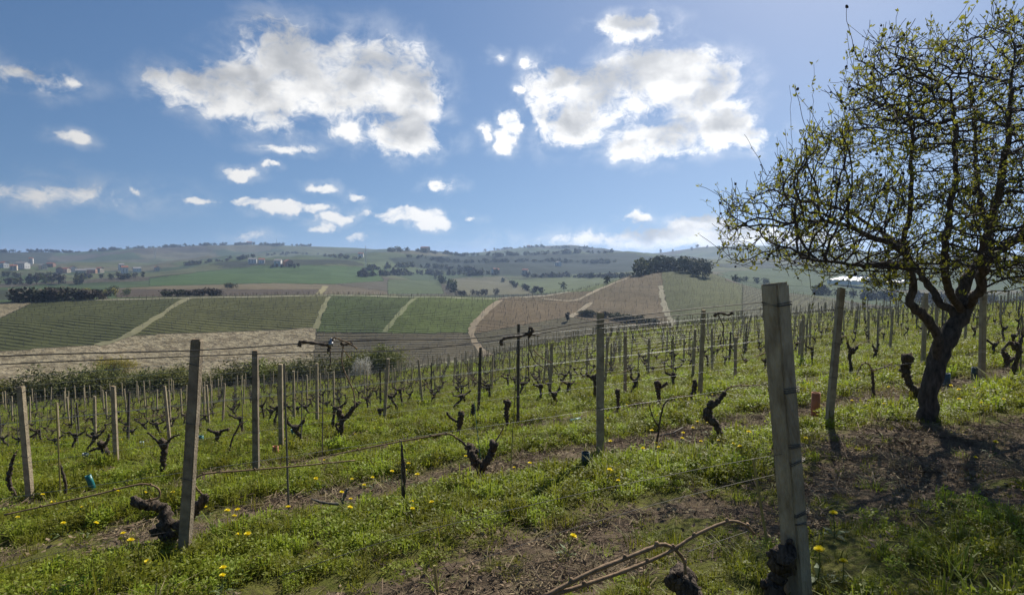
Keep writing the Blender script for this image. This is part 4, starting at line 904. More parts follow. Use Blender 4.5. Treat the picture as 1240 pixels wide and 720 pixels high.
def traced_vine(lab, limbs, canes):
    bx, by = limbs[0][0][0]; n = lab
    if by > 715: y = row_y(bx, ROW0); P = at(bx, by, y); P[2] = hz(P[0], P[1])
    else: P = hit(bx, by); y = P[1]
    e = empty('old_vine', tuple(P), lab, 'vine', 'hand placed old vines'); TAKEN.append((row_r(P[0], P[1]), row_al(P[0], P[1]), 'v')); sc = y/F
    t = MB()
    for pts, rad in limbs:
        Q = [at(px, py, y+random.uniform(-1, 1)*rad[0]*sc*.6) for px, py in pts]
        if pts is limbs[0][0]: Q[0] = P-np.array([0, 0, .1])
        gnarl(t, np.array(Q)-P, [q*sc*.86 for q in rad], 10, 7, .2, .3)
        for q, rr in zip(Q[1:], rad[1:]):
            if rr > 3.4: t.blob(q-P+RNG.normal(size=3)*rr*sc*.45, rr*sc*random.uniform(.45, .75), rough=.4)
    t.build('vine_trunk', M['bark'], e, True)
    for pts, rad in canes:
        u = np.array([(px-620)/F for px, _ in pts]); u0 = (bx-620)/F
        # a cane is tied along the row, so it keeps the row's depth
        rr = row_r(P[0], P[1]); Q = []
        for (px, py) in pts: Q.append(at(px, py, row_y(px, rr)))
        Q = spline(np.array(Q)-P, 46); c = MB(); rad_m = rad*sc*(1+.25*(np.arange(46) % 9 == 0)); c.tube(Q, np.linspace(1.1, .75, 46)*rad_m, 7)
        for k in range(4, 44, 9): c.blob(Q[k]+np.array([0, 0, rad*sc]), rad*sc*1.1, rough=.3, nu=6, nv=4)
        c.build('cane', M['cane'], e, True)
for v in VINES: traced_vine(*v)

vc = []
for k in range(0, 34):
    r = ROW_A+PERIOD*k
    for q in range(-90, 130):
        al = q*1.12+random.uniform(-.12, .12); x = (al-ROW_S*r)*ROW_C; y = (r+ROW_S*al)*ROW_C
        if y < 2 or math.hypot(x, y) > 116: continue
        if k < 2 and x < 5: continue
        if k < 5 and random.random() < .45: continue
        if random.random() < .12: continue
        if any(abs(r-t[0]) < 1.4 and abs(al-t[1]) < .6 for t in TAKEN): continue
        z = hz(x, y)
        if in_view((x, y, z), 15): vc.append((math.hypot(x, y), k, al, x, y, z))
vc.sort(); nv = vc[:285]; fv = vc[285:]
by_row = {}
for c in nv: by_row.setdefault(c[1], []).append(c)
for k, cs in sorted(by_row.items()):
    cs.sort(key=lambda c: -c[2])
    for n, (d, k_, al, x, y, z) in enumerate(cs):
        tm, cm = random.choice(VP); e = empty('old_vine', (x, y, z), 'bare dark vine in the %s vine row, %s counted from the tree side' % (row_label(k), ORD[n+1]), 'vine', 'pruned vines along the rows', ROWANG+random.choice((0, math.pi))+random.uniform(-.15, .15))
        e.scale = (1, 1, random.uniform(.85, 1.15)); link('vine_trunk', tm, e); link('cane', cm, e)
sc_ = [c for c in vc if random.random() < .62]; ns = sc_[:270]; fs_ = sc_[270:]
by_row = {}
for c in ns: by_row.setdefault(c[1], []).append(c)
for k, cs in sorted(by_row.items()):
    cs.sort(key=lambda c: -c[2])
    for n, (d, k_, al, x, y, z) in enumerate(cs):
        x += .06; o = link('stake', random.choice(SP), None, (x, y, z), (random.gauss(0, .03), random.gauss(0, .03), random.random()*6), (1, 1, random.uniform(.75, 1.1)))
        tag(o, 'thin grey stake in the %s vine row, %s counted from the tree side' % (row_label(k), ORD[n+1]), 'stake', 'thin stakes tied to the vines')
TRI = (np.array([(-.5, -.3, 0), (.5, -.3, 0), (0, .6, 0), (-.5, -.3, 1), (.5, -.3, 1), (0, .6, 1)]), np.array([(0, 1, 4, 3), (1, 2, 5, 4), (2, 0, 3, 5)]))
HEADM = MB(); HEADM.tube([(0, 0, -.05), (.05, 0, .3), (-.02, .02, .6)], [.045, .035, .05], 4, cap=False); HEADM.tube([(-.22, 0, .72), (0, 0, .58), (.2, 0, .7)], [.02, .05, .02], 4, cap=False)
HM = (np.vstack(HEADM.v), np.array(HEADM.f))
if fv:
    V, f = merged('x', [(x, y, z, ROWANG+random.choice((0, math.pi))+random.uniform(-.4, .4), (random.uniform(.8, 1.1), 1, random.uniform(.8, 1.15)), 0) for d, k, al, x, y, z in fv], [HM], '', '')
    tag(link('distant_vines', fast_mesh('distant_vines', V, f, M['bark'])), 'dark vine stumps of the many rows along the crest', 'vines', kind='stuff')
    V, f = merged('x', [(x+.1, y, z, random.random()*6, (.028, .028, random.uniform(1.0, 1.5)), 0) for d, k, al, x, y, z in fs_+[c for c in fv if random.random() < .5]], [TRI], '', '')
    tag(link('distant_stakes', fast_mesh('distant_stakes', V, f, M['stake'])), 'thin grey stakes crowding the rows along the crest', 'stakes', kind='stuff')

# ------------------------------------------------------------------ wires
def wire(pts, rad, label, m='wire', group='trellis wires'):
    b = MB(); b.tube(pts, rad, 5); tag(b.build('trellis_wire', M[m], None, True), label, 'wire', group)
def row_wire(pxs, r, rad, label, m='wire', n=40):
    wire(spline([at(px, py, row_y(px, r)) for px, py in pxs], n), rad, label, m)
row_wire([(-150,446),(0,431),(234,424),(362,416),(460,411),(560,410),(640,402),(720,388),(830,375),(921,366)], ROW0, .0022, 'upper slack wire from the thick post across the whole view', 'wire_dark')
row_wire([(-150,452),(0,441),(234,431),(376,426),(480,424),(600,412),(720,393),(830,381),(924,374)], ROW0, .0020, 'lower slack wire from the thick post across the whole view', 'wire_dark')
row_wire([(955,548),(870,563),(780,581),(700,598),(580,626),(470,654),(330,700)], ROW0-.02, .0013, 'upper of two low wires running down from the thick post', 'wire_dark')
row_wire([(950,572),(926,577),(875,589),(780,614),(660,650),(560,684)], ROW0+.02, .0013, 'lower of two low wires running down from the thick post', 'wire_dark')
row_wire([(905,643),(870,655),(831,668)], ROW0, .0015, 'short thin wire below the arching tan canes', 'wire_dark')
row_wire([(330,630),(258,637),(190,646),(90,664),(-20,694)], ROW_A-.15, .0020, 'loose wire passing low in front of the leaning post', 'wire_dark')
for k in range(0, 12):
    r = ROW_A+PERIOD*k
    for hgt, nm in ((1.62, 'top'), (1.12, 'middle'), (.68, 'fruiting')):
        if k < 2 and hgt == 1.12: continue
        pts = []
        for al in np.arange(-60, 90, 1.1):
            x = (al-ROW_S*r)*ROW_C; y = (r+ROW_S*al)*ROW_C
            if y < 2.5: continue
            X, Y = project(np.array([x, y, hz(x, y)+hgt]))
            if -80 < X < 1330: pts.append((x, y, hz(x, y)+hgt-.03*math.sin((al % 4.4)/4.4*math.pi)))
        P = np.array(pts)
        ker = np.ones(5)/5; zz = np.convolve(np.pad(P[:, 2], 2, mode='edge'), ker, 'valid'); P[:, 2] = zz
        wire(P, .0016+.0001*k, '%s wire strung along the %s vine row' % (nm, row_label(k)))
# dead cane remnants hanging on the slack wires
def cane_on_wire(paths, label, name='dead_cane', group='dead canes left on the wires'):
    y = row_y(paths[0][0][0][0], ROW0); e = empty(name, tuple(at(*paths[0][0][0], y)), label, 'dead cane', group); o = np.array(e.location); sc = y/F
    for pts, rad, m in paths:
        b = MB(); Q = spline([at(px, py, row_y(px, ROW0)+random.uniform(-.01, .01)) for px, py in pts], len(pts)*6)-o
        b.tube(Q, rad*sc*(1+.25*np.sin(np.arange(len(Q))*1.3)), 6, rough=.1)
        if rad > 1.2: b.blob(Q[0], rad*sc*1.5, rough=.4); b.blob(Q[-1], rad*sc*1.3, rough=.4)
        b.build('cane', M[m], e, True)
cane_on_wire([([(363,417),(364,413.5),(374,414.5),(392,417),(399,419),(398,423)],2.0,'cane_dark'),([(399,418),(403,413),(404,409),(412,411),(424,416),(432,422)],1.0,'cane'),([(400,424),(400,440),(398,446)],.7,'cane_dark'),([(401,416),(400,414),(402,412)],2.2,'wire')], 'dark dead cane with a pale tie on the slack wire before the ploughed field')
cane_on_wire([([(414,416),(418,417),(425,416)],1.4,'cane_dark'),([(416,417),(414,430),(415,444),(421,458),(428,474),(430,492)],.8,'cane'),([(416,424),(424,433)],.6,'cane')], 'thin broken cane dangling from the slack wire')
cane_on_wire([([(607,415),(608,411.5),(615,408.5),(630,407),(640,403.5),(645,400)],1.8,'cane_dark'),([(640,404),(642,396),(645,401),(641,407)],1.6,'cane_dark'),([(640,407),(641,420),(647,436),(660,446)],.7,'cane_dark'),([(646,423),(655,432),(668,439)],.7,'cane'),([(640,406),(653,406)],.9,'cane_dark')], 'bent dead cane caught across the dark slim post')
cane_on_wire([([(866,381),(872,379),(882,381),(886,379)],1.5,'cane_dark'),([(870,381),(876,396),(873,412),(869,418)],.6,'cane_dark')], 'small dead cane tuft on the wires near the thick post')

# ------------------------------------------------------------------ vine guards and odd things on the ground
def guard(px, py, wpx, hpx, m, label, tilt=(0, 0), dark=False, lie=False, lift=0.0):
    P = hit(px, py); y = P[1]; sc = y/F; r = wpx*sc/2; h = hpx*sc
    e = empty('vine_guard', (P[0], P[1], P[2]+lift), label, 'vine guard', 'plastic vine guards'); b = MB(); n = 16; V = []
    for z, rr in ((-.03, 1), (h*.5, 1.02), (h, 1), (h, .86), (-.03, .86)):
        for j in range(n): a = j/n*6.2832; V.append((math.cos(a)*r*rr, math.sin(a)*r*rr, z))
    b.add(np.array(V), [(i*n+j, i*n+(j+1) % n, (i+1)*n+(j+1) % n, (i+1)*n+j) for i in range(4) for j in range(n)])
    for k in range(5): z = h*(k+.5)/5; b.tube([(math.cos(a)*r*1.02, math.sin(a)*r*1.02, z) for a in np.linspace(0, 6.2832, 17)], r*.05, 4, cap=False)
    g = b.build('sleeve', M[m], e, True)
    if lie: g.rotation_euler = (0, 1.45, .3); g.location = (0, 0, r)
    else: g.rotation_euler = (tilt[0], tilt[1], 0)
    return e
guard(113, 592, 7, 19, 'teal', 'bright teal vine guard tilted in the grass by the outward leaning post', (.1, -.25))
guard(103, 558, 6.5, 10, 'blueguard', 'small blue-grey vine guard upslope of the bright teal one', (0, .05))
guard(243, 537, 7, 10, 'teal', 'short teal vine guard behind the dark leaning post')
guard(313, 535, 4.5, 12, 'teal', 'narrow teal vine guard beside the dark upright post')
guard(358, 531, 6, 13, 'teal', 'teal vine guard leaning beside the tall thin stake', (0, -.22))
guard(334, 556, 7, 17, 'orange', 'pale orange vine guard behind the tall thin stake')
guard(709, 571, 10, 25, 'darkguard', 'dark green vine guard at the foot of the pale upright post')
guard(987, 508, 10, 34, 'orange', 'terracotta vine guard between the thick post and the thin leaning post')
guard(692, 513, 6, 12, 'teal', 'teal vine guard lying flat in the grass', lie=True)
guard(1145, 470, 9, 19, 'blueguard', 'blue vine guard right of the tree trunk')
guard(1181, 461, 9, 17, 'darkguard', 'dark vine guard at the foot of the tall post behind the tree')
guard(402, 502, 7, 7, 'pale', 'small pale plastic guard among the middle rows')
guard(172, 541, 4.5, 7, 'pale', 'tiny pale guard behind the spread-armed stump')
def ground_sticks():
    y = hit(416, 624)[1]; o = at(416, 624, y); e = empty('dead_branch', tuple(o), 'grey forked dead branch stuck in the grass of the front row', 'branch'); sc = y/F; b = MB()
    for pts, rad in (([(416,628),(415,609),(418,598),(420,592)], [2.4,2,1.8,1.2]), ([(416,610),(402,609.5),(390,608),(378,604)], [2,1.7,1.5,1])): gnarl(b, np.array([at(px, py, y) for px, py in pts])-o, [q*sc for q in rad], 7, 5)
    b.build('branch', M['stake'], e, True)
    y = hit(812, 529)[1]; o = at(812, 529, y); e = empty('ring_rod', tuple(o), 'grey rod with a ring lying beside the slender young vine', 'rod'); sc = y/F
    b = MB(); b.tube(np.array([at(799, 527, y), at(815, 524, y-.05), at(827, 517, y+.1)])-o, 1.0*sc, 6); b.build('rod', M['stake'], e, True)
    b = MB(); b.tube(np.array([at(815+3*math.cos(a), 527.5+3*math.sin(a), y-.04) for a in np.linspace(0, 6.29, 15)])-o, .7*sc, 5); b.build('ring', M['wire'], e, True)
ground_sticks()

# ------------------------------------------------------------------ the budding orchard tree
def build_tree():
    rng = np.random.default_rng(5); Y = TREE_B[1]; base = np.array(TREE_B); e = empty('orchard_tree', tuple(base), 'spreading bare-branched tree just coming into leaf, throwing shade over the slope', 'tree')
    sc = Y/F; nodes = []; par = []; rfix = []
    def chain(pts, start=None):
        """pts: px, py, depth offset (m), radius (px)"""
        q = [(*at(x, y, Y+dy), r*sc*.80) for x, y, dy, r in pts]; q = np.array(q); n = max(3, int(np.linalg.norm(np.diff(q[:, :3], axis=0), axis=1).sum()/.09)); S = spline(q, n)
        last = start; ids = []
        if start is not None: S = S[1:]
        S[1:-1, :3] += rng.normal(size=(len(S)-2, 3))*.012 if len(S) > 2 else 0
        for p in S: nodes.append(p[:3]); par.append(last); rfix.append(p[3]); last = len(nodes)-1; ids.append(last)
        return ids
    def near(px, py, ids):
        t = [project(nodes[i]) for i in ids]; return ids[int(np.argmin([(a-px)**2+(b-py)**2 for a, b in t]))]
    trunk = chain([(1121,522,0,14),(1123,505,0,12.5),(1126,480,0,11.5),(1132,447,0,11.5),(1139,425,.02,12),(1150,405,.05,11),(1161,388,.08,10.5),(1170,372,.1,9.5)])
    lim = []
    a = near(1133,437,trunk); l1 = chain([(1133,437,0,8),(1137,412,-.12,6.5),(1128,393,-.2,6),(1114,378,-.28,5.5),(1103,366,-.35,5),(1107,345,-.4,4.6),(1102,325,-.42,4.4),(1096,308,-.45,4.2),(1078,296,-.5,3.6),(1050,284,-.6,3),(1020,272,-.7,2.2),(985,268,-.8,1.6)], a); lim += l1
    a = near(1162,386,trunk); l2 = chain([(1162,386,.08,7),(1148,374,.2,5.5),(1136,363,.3,5),(1128,348,.4,4.8),(1116,333,.5,4.5),(1104,318,.6,4.2),(1096,300,.7,3.8),(1100,262,.8,3.4),(1104,220,.9,3),(1103,175,.9,2.4),(1100,140,.95,1.6)], a); lim += l2
    a = near(1166,378,trunk); l3 = chain([(1166,378,.1,6.5),(1154,361,-.2,5),(1147,344,-.5,4.6),(1144,320,-.7,4.2),(1145,295,-.9,3.8),(1150,260,-1.1,3.4),(1156,215,-1.2,2.8),(1157,160,-1.3,2.2),(1152,110,-1.4,1.4)], a); lim += l3
    a = trunk[-1]; l4 = chain([(1170,372,.1,9),(1165,352,.2,7.8),(1173,333,.3,7.5),(1190,316,.4,7),(1208,304,.4,6.4),(1230,290,.4,5.6),(1262,272,.4,4.8),(1300,262,.3,3.8),(1350,258,.2,2.6),(1385,262,.1,1.5)], a); lim += l4
    l5 = chain([(1170,372,.1,7),(1182,358,-.2,6),(1189,335,-.4,5.6),(1190,315,-.6,5.2),(1196,285,-.8,4.6),(1206,245,-1.0,4),(1216,195,-1.2,3.2),(1222,140,-1.3,2.4),(1226,85,-1.4,1.5)], a); lim += l5
    b = near(1200,309,l4); lim += chain([(1200,309,.4,5),(1198,285,.8,4.4),(1188,250,1.2,3.8),(1182,205,1.5,3),(1180,150,1.7,2.2),(1172,95,1.8,1.4)], b)
    b = near(1230,290,l4); lim += chain([(1230,290,.4,4.4),(1252,255,.6,3.8),(1272,205,.8,3),(1285,150,.9,2.2),(1290,100,.9,1.4)], b)
    b = near(1103,322,l1); lim += chain([(1103,322,-.42,3.6),(1080,318,-1.0,3),(1050,322,-1.3,2.4),(1015,318,-1.5,1.8),(970,312,-1.6,1.4)], b)
    b = near(1098,300,l2); lim += chain([(1098,300,.7,3.2),(1070,282,1.1,2.8),(1035,262,1.4,2.2),(990,246,1.5,1.6),(940,250,1.5,1.2)], b)
    # grow twigs towards points spread through the crown
    outline = [(868,300),(872,275),(862,262),(890,238),(918,222),(950,205),(985,160),(1010,150),(1030,100),(1045,62),(1085,40),(1125,48),(1165,45),(1205,18),(1250,25),(1320,60),(1390,130),(1420,220),(1410,300),(1360,335),(1280,345),(1235,350),(1190,330),(1120,345),(1075,352),(1030,345),(990,328),(930,318),(890,330)]
    A = []
    while len(A) < 10200:
        x = rng.uniform(855, 1425); y = rng.uniform(10, 360)
        if not inpoly(np.array([x]), np.array([y]), outline)[0]: continue
        if rng.random() > .25+1.1*float(sstep(.36, .60, fbm(np.array([x/34.]), np.array([y/34.]), 3, 91))[0]) or rng.random() < .45*max(0, (960-x)/105): continue
        q = ((x-1150)/300)**2+((y-215)/215)**2; t = 2.5*math.sqrt(max(.05, 1-q)); A.append(at(x, y, Y+rng.uniform(-t, t)))
    A = np.array(A); N = list(nodes); par_ = list(par); act = list(range(len(nodes))); STEP, KILL, INF = .085, .095, 1.2
    alive = np.ones(len(A), bool); grow0 = np.array([i for i in range(len(nodes)) if i in set(lim) or nodes[i][2] > -.6])
    NP = np.array(N); best = np.full(len(A), 1e9); bi = np.zeros(len(A), int)
    d = np.linalg.norm(A[:, None]-NP[None, grow0], axis=2); bi = grow0[d.argmin(1)]; best = d.min(1)
    for it in range(120):
        use = alive & (best < (4 if it < 12 else INF))
        if not use.any(): break
        tips = {}
        for k in np.where(use)[0]: tips.setdefault(bi[k], []).append(k)
        new = []
        for i, ks in tips.items():
            v = A[ks]-N[i]; v /= np.linalg.norm(v, axis=1)[:, None]+1e-9; m = v.mean(0)+rng.normal(size=3)*.22
            if par_[i] is not None: pv = N[i]-N[par_[i]]; m = m+.35*pv/(np.linalg.norm(pv)+1e-9)
            m /= np.linalg.norm(m)+1e-9; new.append((N[i]+m*STEP*rng.uniform(.8, 1.2), i))
        s0 = len(N)
        for p, i in new: N.append(p); par_.append(i)
        Q = np.array([p for p, _ in new]); d = np.linalg.norm(A[:, None]-Q[None], axis=2); j = d.argmin(1); dm = d.min(1); c = dm < best
        best[c] = dm[c]; bi[c] = s0+j[c]; alive &= best > KILL
        if len(N) > 60000: break
    # upright and side shoots
    kids = np.zeros(len(N), int)
    for p in par_:
        if p is not None: kids[p] += 1
    h0 = len(nodes); M0 = len(N)
    for i in range(h0, M0):
        if kids[i] == 0 or rng.random() < .05:
            d = rng.normal(size=3)*.7+np.array([0, 0, .55]); 
            if par_[i] is not None: d = d+(N[i]-N[par_[i]])/STEP*.9
            last = i; p = N[i]
            for _ in range(rng.integers(2, 5)):
                d = d/np.linalg.norm(d)+rng.normal(size=3)*.18+np.array([0, 0, .06]); p = p+d/np.linalg.norm(d)*.075; N.append(p); par_.append(last); last = len(N)-1
    out = [i for i in range(h0, M0) if kids[i] == 0]
    for i in rng.choice(out, 150, replace=False):
        d = np.array([0, 0, 1.0])+rng.normal(size=3)*.35; d[:2] += (N[i]-N[trunk[-1]])[:2]*.16; last = i; p = N[i]
        for _ in range(rng.integers(4, 9)):
            d = d/np.linalg.norm(d)+rng.normal(size=3)*.10; p = p+d/np.linalg.norm(d)*.08; N.append(p); par_.append(last); last = len(N)-1
    # a few long free shoots above and left of the crown, and hanging twigs below it
    for (pts) in ([(985,165),(984,120),(986,78)], [(962,205),(958,150),(957,104)], [(905,300),(870,262),(849,240)], [(945,235),(943,205),(940,165)], [(1085,60),(1080,40),(1077,24)], [(1203,40),(1207,20),(1208,2)], [(1030,110),(1026,80),(1024,60)],
                  [(984,325),(985,360),(981,380),(976,396)], [(1000,330),(992,345),(986,352),(983,360)], [(960,318),(966,335),(973,344)], [(1058,345),(1055,352),(1048,364),(1043,374)], [(1075,340),(1082,362),(1090,372)], [(1065,330),(1050,352),(1046,345)], [(1240,330),(1225,345),(1215,352)]):
        P = [at(x, y, Y+rng.uniform(-.6, .2)) for x, y in pts]; NPn = np.array(N); i = int(np.linalg.norm(NPn-P[0], axis=1).argmin()); P[0] = N[i]; last = i
        for p in spline(P, 14)[1:]: N.append(p+rng.normal(size=3)*.008); par_.append(last); last = len(N)-1
    print('tree nodes', len(N)); N = np.array(N); n = len(N); ex = 2.35; acc = np.zeros(n); order = range(n-1, -1, -1); childs = [[] for _ in range(n)]
    for i in range(n):
        if par_[i] is not None: childs[par_[i]].append(i)
    for i in order:
        if not childs[i]: acc[i] = .0036**ex
        if par_[i] is not None: acc[par_[i]] += acc[i]
    rad = acc**(1/ex)
    for i in range(len(nodes)): rad[i] = max(min(rad[i], rfix[i]*1.15), rfix[i]*.95)
    for i in range(len(nodes), n): rad[i] = min(rad[i], .034, rad[par_[i]]*.95)
    tb = MB(); wb = MB(); starts = [0]; done = np.zeros(n, bool)
    stack = [(None, 0)]
    while stack:
        p, i = stack.pop(); ch = [] if p is None else [p]
        while True:
            ch.append(i); cs = childs[i]
            if not cs: break
            cs = sorted(cs, key=lambda c: -rad[c]); stack += [(i, c) for c in cs[1:]]; i = cs[0]
        if len(ch) < 2: continue
        rr = rad[ch].copy(); 
        if p is not None: rr[0] = min(rr[0], rr[1]*1.25)
        big = rr.max()
        (tb if big > .022 else wb).tube(N[ch]-base, rr, 11 if big > .05 else (6 if big > .02 else (4 if big > .008 else 3)), rough=.10 if big > .03 else 0, cap=False)
    tb.build('trunk', M['treebark'], e, True); cr = wb.build('crown', M['twig'], e)
    # young leaves in small rosettes on the thin wood
    thin = np.where((rad < .0075) & (np.arange(n) >= h0))[0]; pick = thin[rng.random(len(thin)) < .30]
    V = []
    for i in pick:
        p = N[i]-base; up = np.array([0, 0, 1.0])+rng.normal(size=3)*.5
        for k in range(rng.integers(3, 6)):
            d = up+rng.normal(size=3)*.8; d /= np.linalg.norm(d); w = np.cross(d, rng.normal(size=3)); w /= np.linalg.norm(w)+1e-9; l = rng.uniform(.028, .060); q = p+rng.normal(size=3)*.010
            V.append(np.array([q, q+d*l*.55+w*l*.24, q+d*l, q+d*l*.55-w*l*.24]))
    V = np.vstack(V); link('leaves', fast_mesh('leaves', V, np.arange(len(V)).reshape(-1, 4), M['treeleaf']), cr)
    fb = MB(); pk = thin[rng.random(len(thin)) < .03]
    for i in pk: fb.blob(N[i]-base+rng.normal(size=3)*.012+np.array([0, 0, -.012]), rng.uniform(.010, .019), rough=.25, nu=6, nv=4)
    f = fb.build('dry_buds', M['dryfruit'], cr); f['kind'] = 'stuff'
build_tree()

# ------------------------------------------------------------------ grass, weeds, litter (stuff)
def tuft_mesh(seed, n, h, spread, m, width=.006, droop=.5):
    rng = np.random.default_rng(seed); V = []; Fq = []; k = 0
    for _ in range(n):
        a = rng.random()*6.283; r = spread*math.sqrt(rng.random()); p = np.array([math.cos(a)*r, math.sin(a)*r, -.01]); d = np.array([math.cos(a+rng.normal()*.9), math.sin(a+rng.normal()*.9), 0]); l = h*rng.uniform(.45, 1.15); w = np.array([-d[1], d[0], 0])*width*rng.uniform(.7, 1.4); t = rng.uniform(.1, droop)
        p1 = p+d*l*t*.35+np.array([0, 0, l*.55]); p2 = p+d*l*t*1.1+np.array([0, 0, l*(1-.35*t)])
        V += [p-w, p+w, p1+w*.8, p1-w*.8, p2+w*.12, p2-w*.12]; Fq += [(k, k+1, k+2, k+3), (k+3, k+2, k+4, k+5)]; k += 6
    return fast_mesh('tuft', np.array(V), np.array(Fq), M[m])
def weed_mesh(seed, n, h, spread, m, leaf):
    rng = np.random.default_rng(seed); V = []; Fq = []; k = 0
    for _ in range(n):
        a = rng.random()*6.283; r = spread*math.sqrt(rng.random()); z = h*rng.random()**.6*(1-.5*(r/spread)**2)
        c = np.array([math.cos(a)*r, math.sin(a)*r, z]); d = rng.normal(size=3)*np.array([1, 1, .45])+np.array([0, 0, .25]); d /= np.linalg.norm(d); w = np.cross(d, np.array([0, 0, 1.0])+rng.normal(size=3)*.4); w /= np.linalg.norm(w); l = leaf*rng.uniform(.6, 1.4)
        V += [c, c+d*l*.5+w*l*.28, c+d*l, c+d*l*.5-w*l*.28]; Fq.append((k, k+1, k+2, k+3)); k += 4
    for _ in range(n//9):
        a = rng.random()*6.283; r = spread*.8*math.sqrt(rng.random()); p = np.array([math.cos(a)*r, math.sin(a)*r, 0]); q = p*1.15+np.array([0, 0, h*rng.uniform(.6, 1.1)]); w = np.array([.0022, .001, 0])
        V += [p-w, p+w, q+w, q-w]; Fq.append((k, k+1, k+2, k+3)); k += 4
    return fast_mesh('weed', np.array(V), np.array(Fq), M[m])
def litter_mesh(seed, n, m, ln, spread):
    rng = np.random.default_rng(seed); V = []; Fq = []; k = 0
    for _ in range(n):
        a = rng.random()*6.283; r = spread*math.sqrt(rng.random()); p = np.array([math.cos(a)*r, math.sin(a)*r, .006+.03*rng.random()]); t = rng.random()*6.283; d = np.array([math.cos(t), math.sin(t), rng.normal()*.16]); l = ln*rng.uniform(.3, 1.2); w = np.cross(d, [0, 0, 1])*rng.uniform(.0015, .004); u = np.array([0, 0, .003])
        V += [p-w, p+w, p+d*l+w, p+d*l-w, p+u, p+d*l+u]; Fq += [(k, k+4, k+5, k+3), (k+4, k+1, k+2, k+5)]; k += 6
    return fast_mesh('litter', np.array(V), np.array(Fq), M[m])
def scatter(name, P, scl, yaw, meshes, label, cat, pick=None):
    me = bpy.data.meshes.new(name); me.vertices.add(len(P)); me.vertices.foreach_set('co', np.asarray(P, np.float32).ravel())
    for nm, data in (('scl', scl), ('yaw', yaw)):
        a = me.attributes.new(nm, 'FLOAT', 'POINT'); a.data.foreach_set('value', np.asarray(data, np.float32))
    a = me.attributes.new('idx', 'INT', 'POINT'); a.data.foreach_set('value', (pick if pick is not None else RNG.integers(0, len(meshes), len(P))).astype(np.int32))
    o = link(name, me); tag(o, label, cat, kind='stuff')
    ng = bpy.data.node_groups.new(name, 'GeometryNodeTree'); ng.interface.new_socket('Geometry', in_out='INPUT', socket_type='NodeSocketGeometry'); ng.interface.new_socket('Geometry', in_out='OUTPUT', socket_type='NodeSocketGeometry')
    N = ng.nodes; L = ng.links; gi = N.new('NodeGroupInput'); go = N.new('NodeGroupOutput'); ip = N.new('GeometryNodeInstanceOnPoints'); jn = N.new('GeometryNodeJoinGeometry')
    for q in reversed(meshes):
        ob = bpy.data.objects.new('grass_source', q); oi = N.new('GeometryNodeObjectInfo'); oi.inputs['Object'].default_value = ob; oi.inputs['As Instance'].default_value = True; L.new(oi.outputs['Geometry'], jn.inputs[0])
    def na(nm, t):
        q = N.new('GeometryNodeInputNamedAttribute'); q.data_type = t; q.inputs['Name'].default_value = nm; return q.outputs['Attribute']
    cx = N.new('ShaderNodeCombineXYZ'); L.new(na('yaw', 'FLOAT'), cx.inputs[2]); er = N.new('FunctionNodeEulerToRotation'); L.new(cx.outputs[0], er.inputs[0])
    L.new(gi.outputs[0], ip.inputs['Points']); L.new(jn.outputs[0], ip.inputs['Instance']); ip.inputs['Pick Instance'].default_value = True
    L.new(na('idx', 'INT'), ip.inputs['Instance Index']); L.new(er.outputs[0], ip.inputs['Rotation']); L.new(na('scl', 'FLOAT'), ip.inputs['Scale'])
    L.new(ip.outputs[0], go.inputs[0]); md = o.modifiers.new('scatter', 'NODES'); md.node_group = ng; return o
def sample_ground(dens, d0, d1, seed):
    """random ground points in the wedge the photo looks over"""
    rng = np.random.default_rng(seed); th = R(53); n = int(dens*th*(d1*d1-d0*d0)); d = np.sqrt(rng.random(n)*(d1*d1-d0*d0)+d0*d0); a = (rng.random(n)*2-1)*th
    x, y = np.sin(a)*d, np.cos(a)*d; return x, y, rng
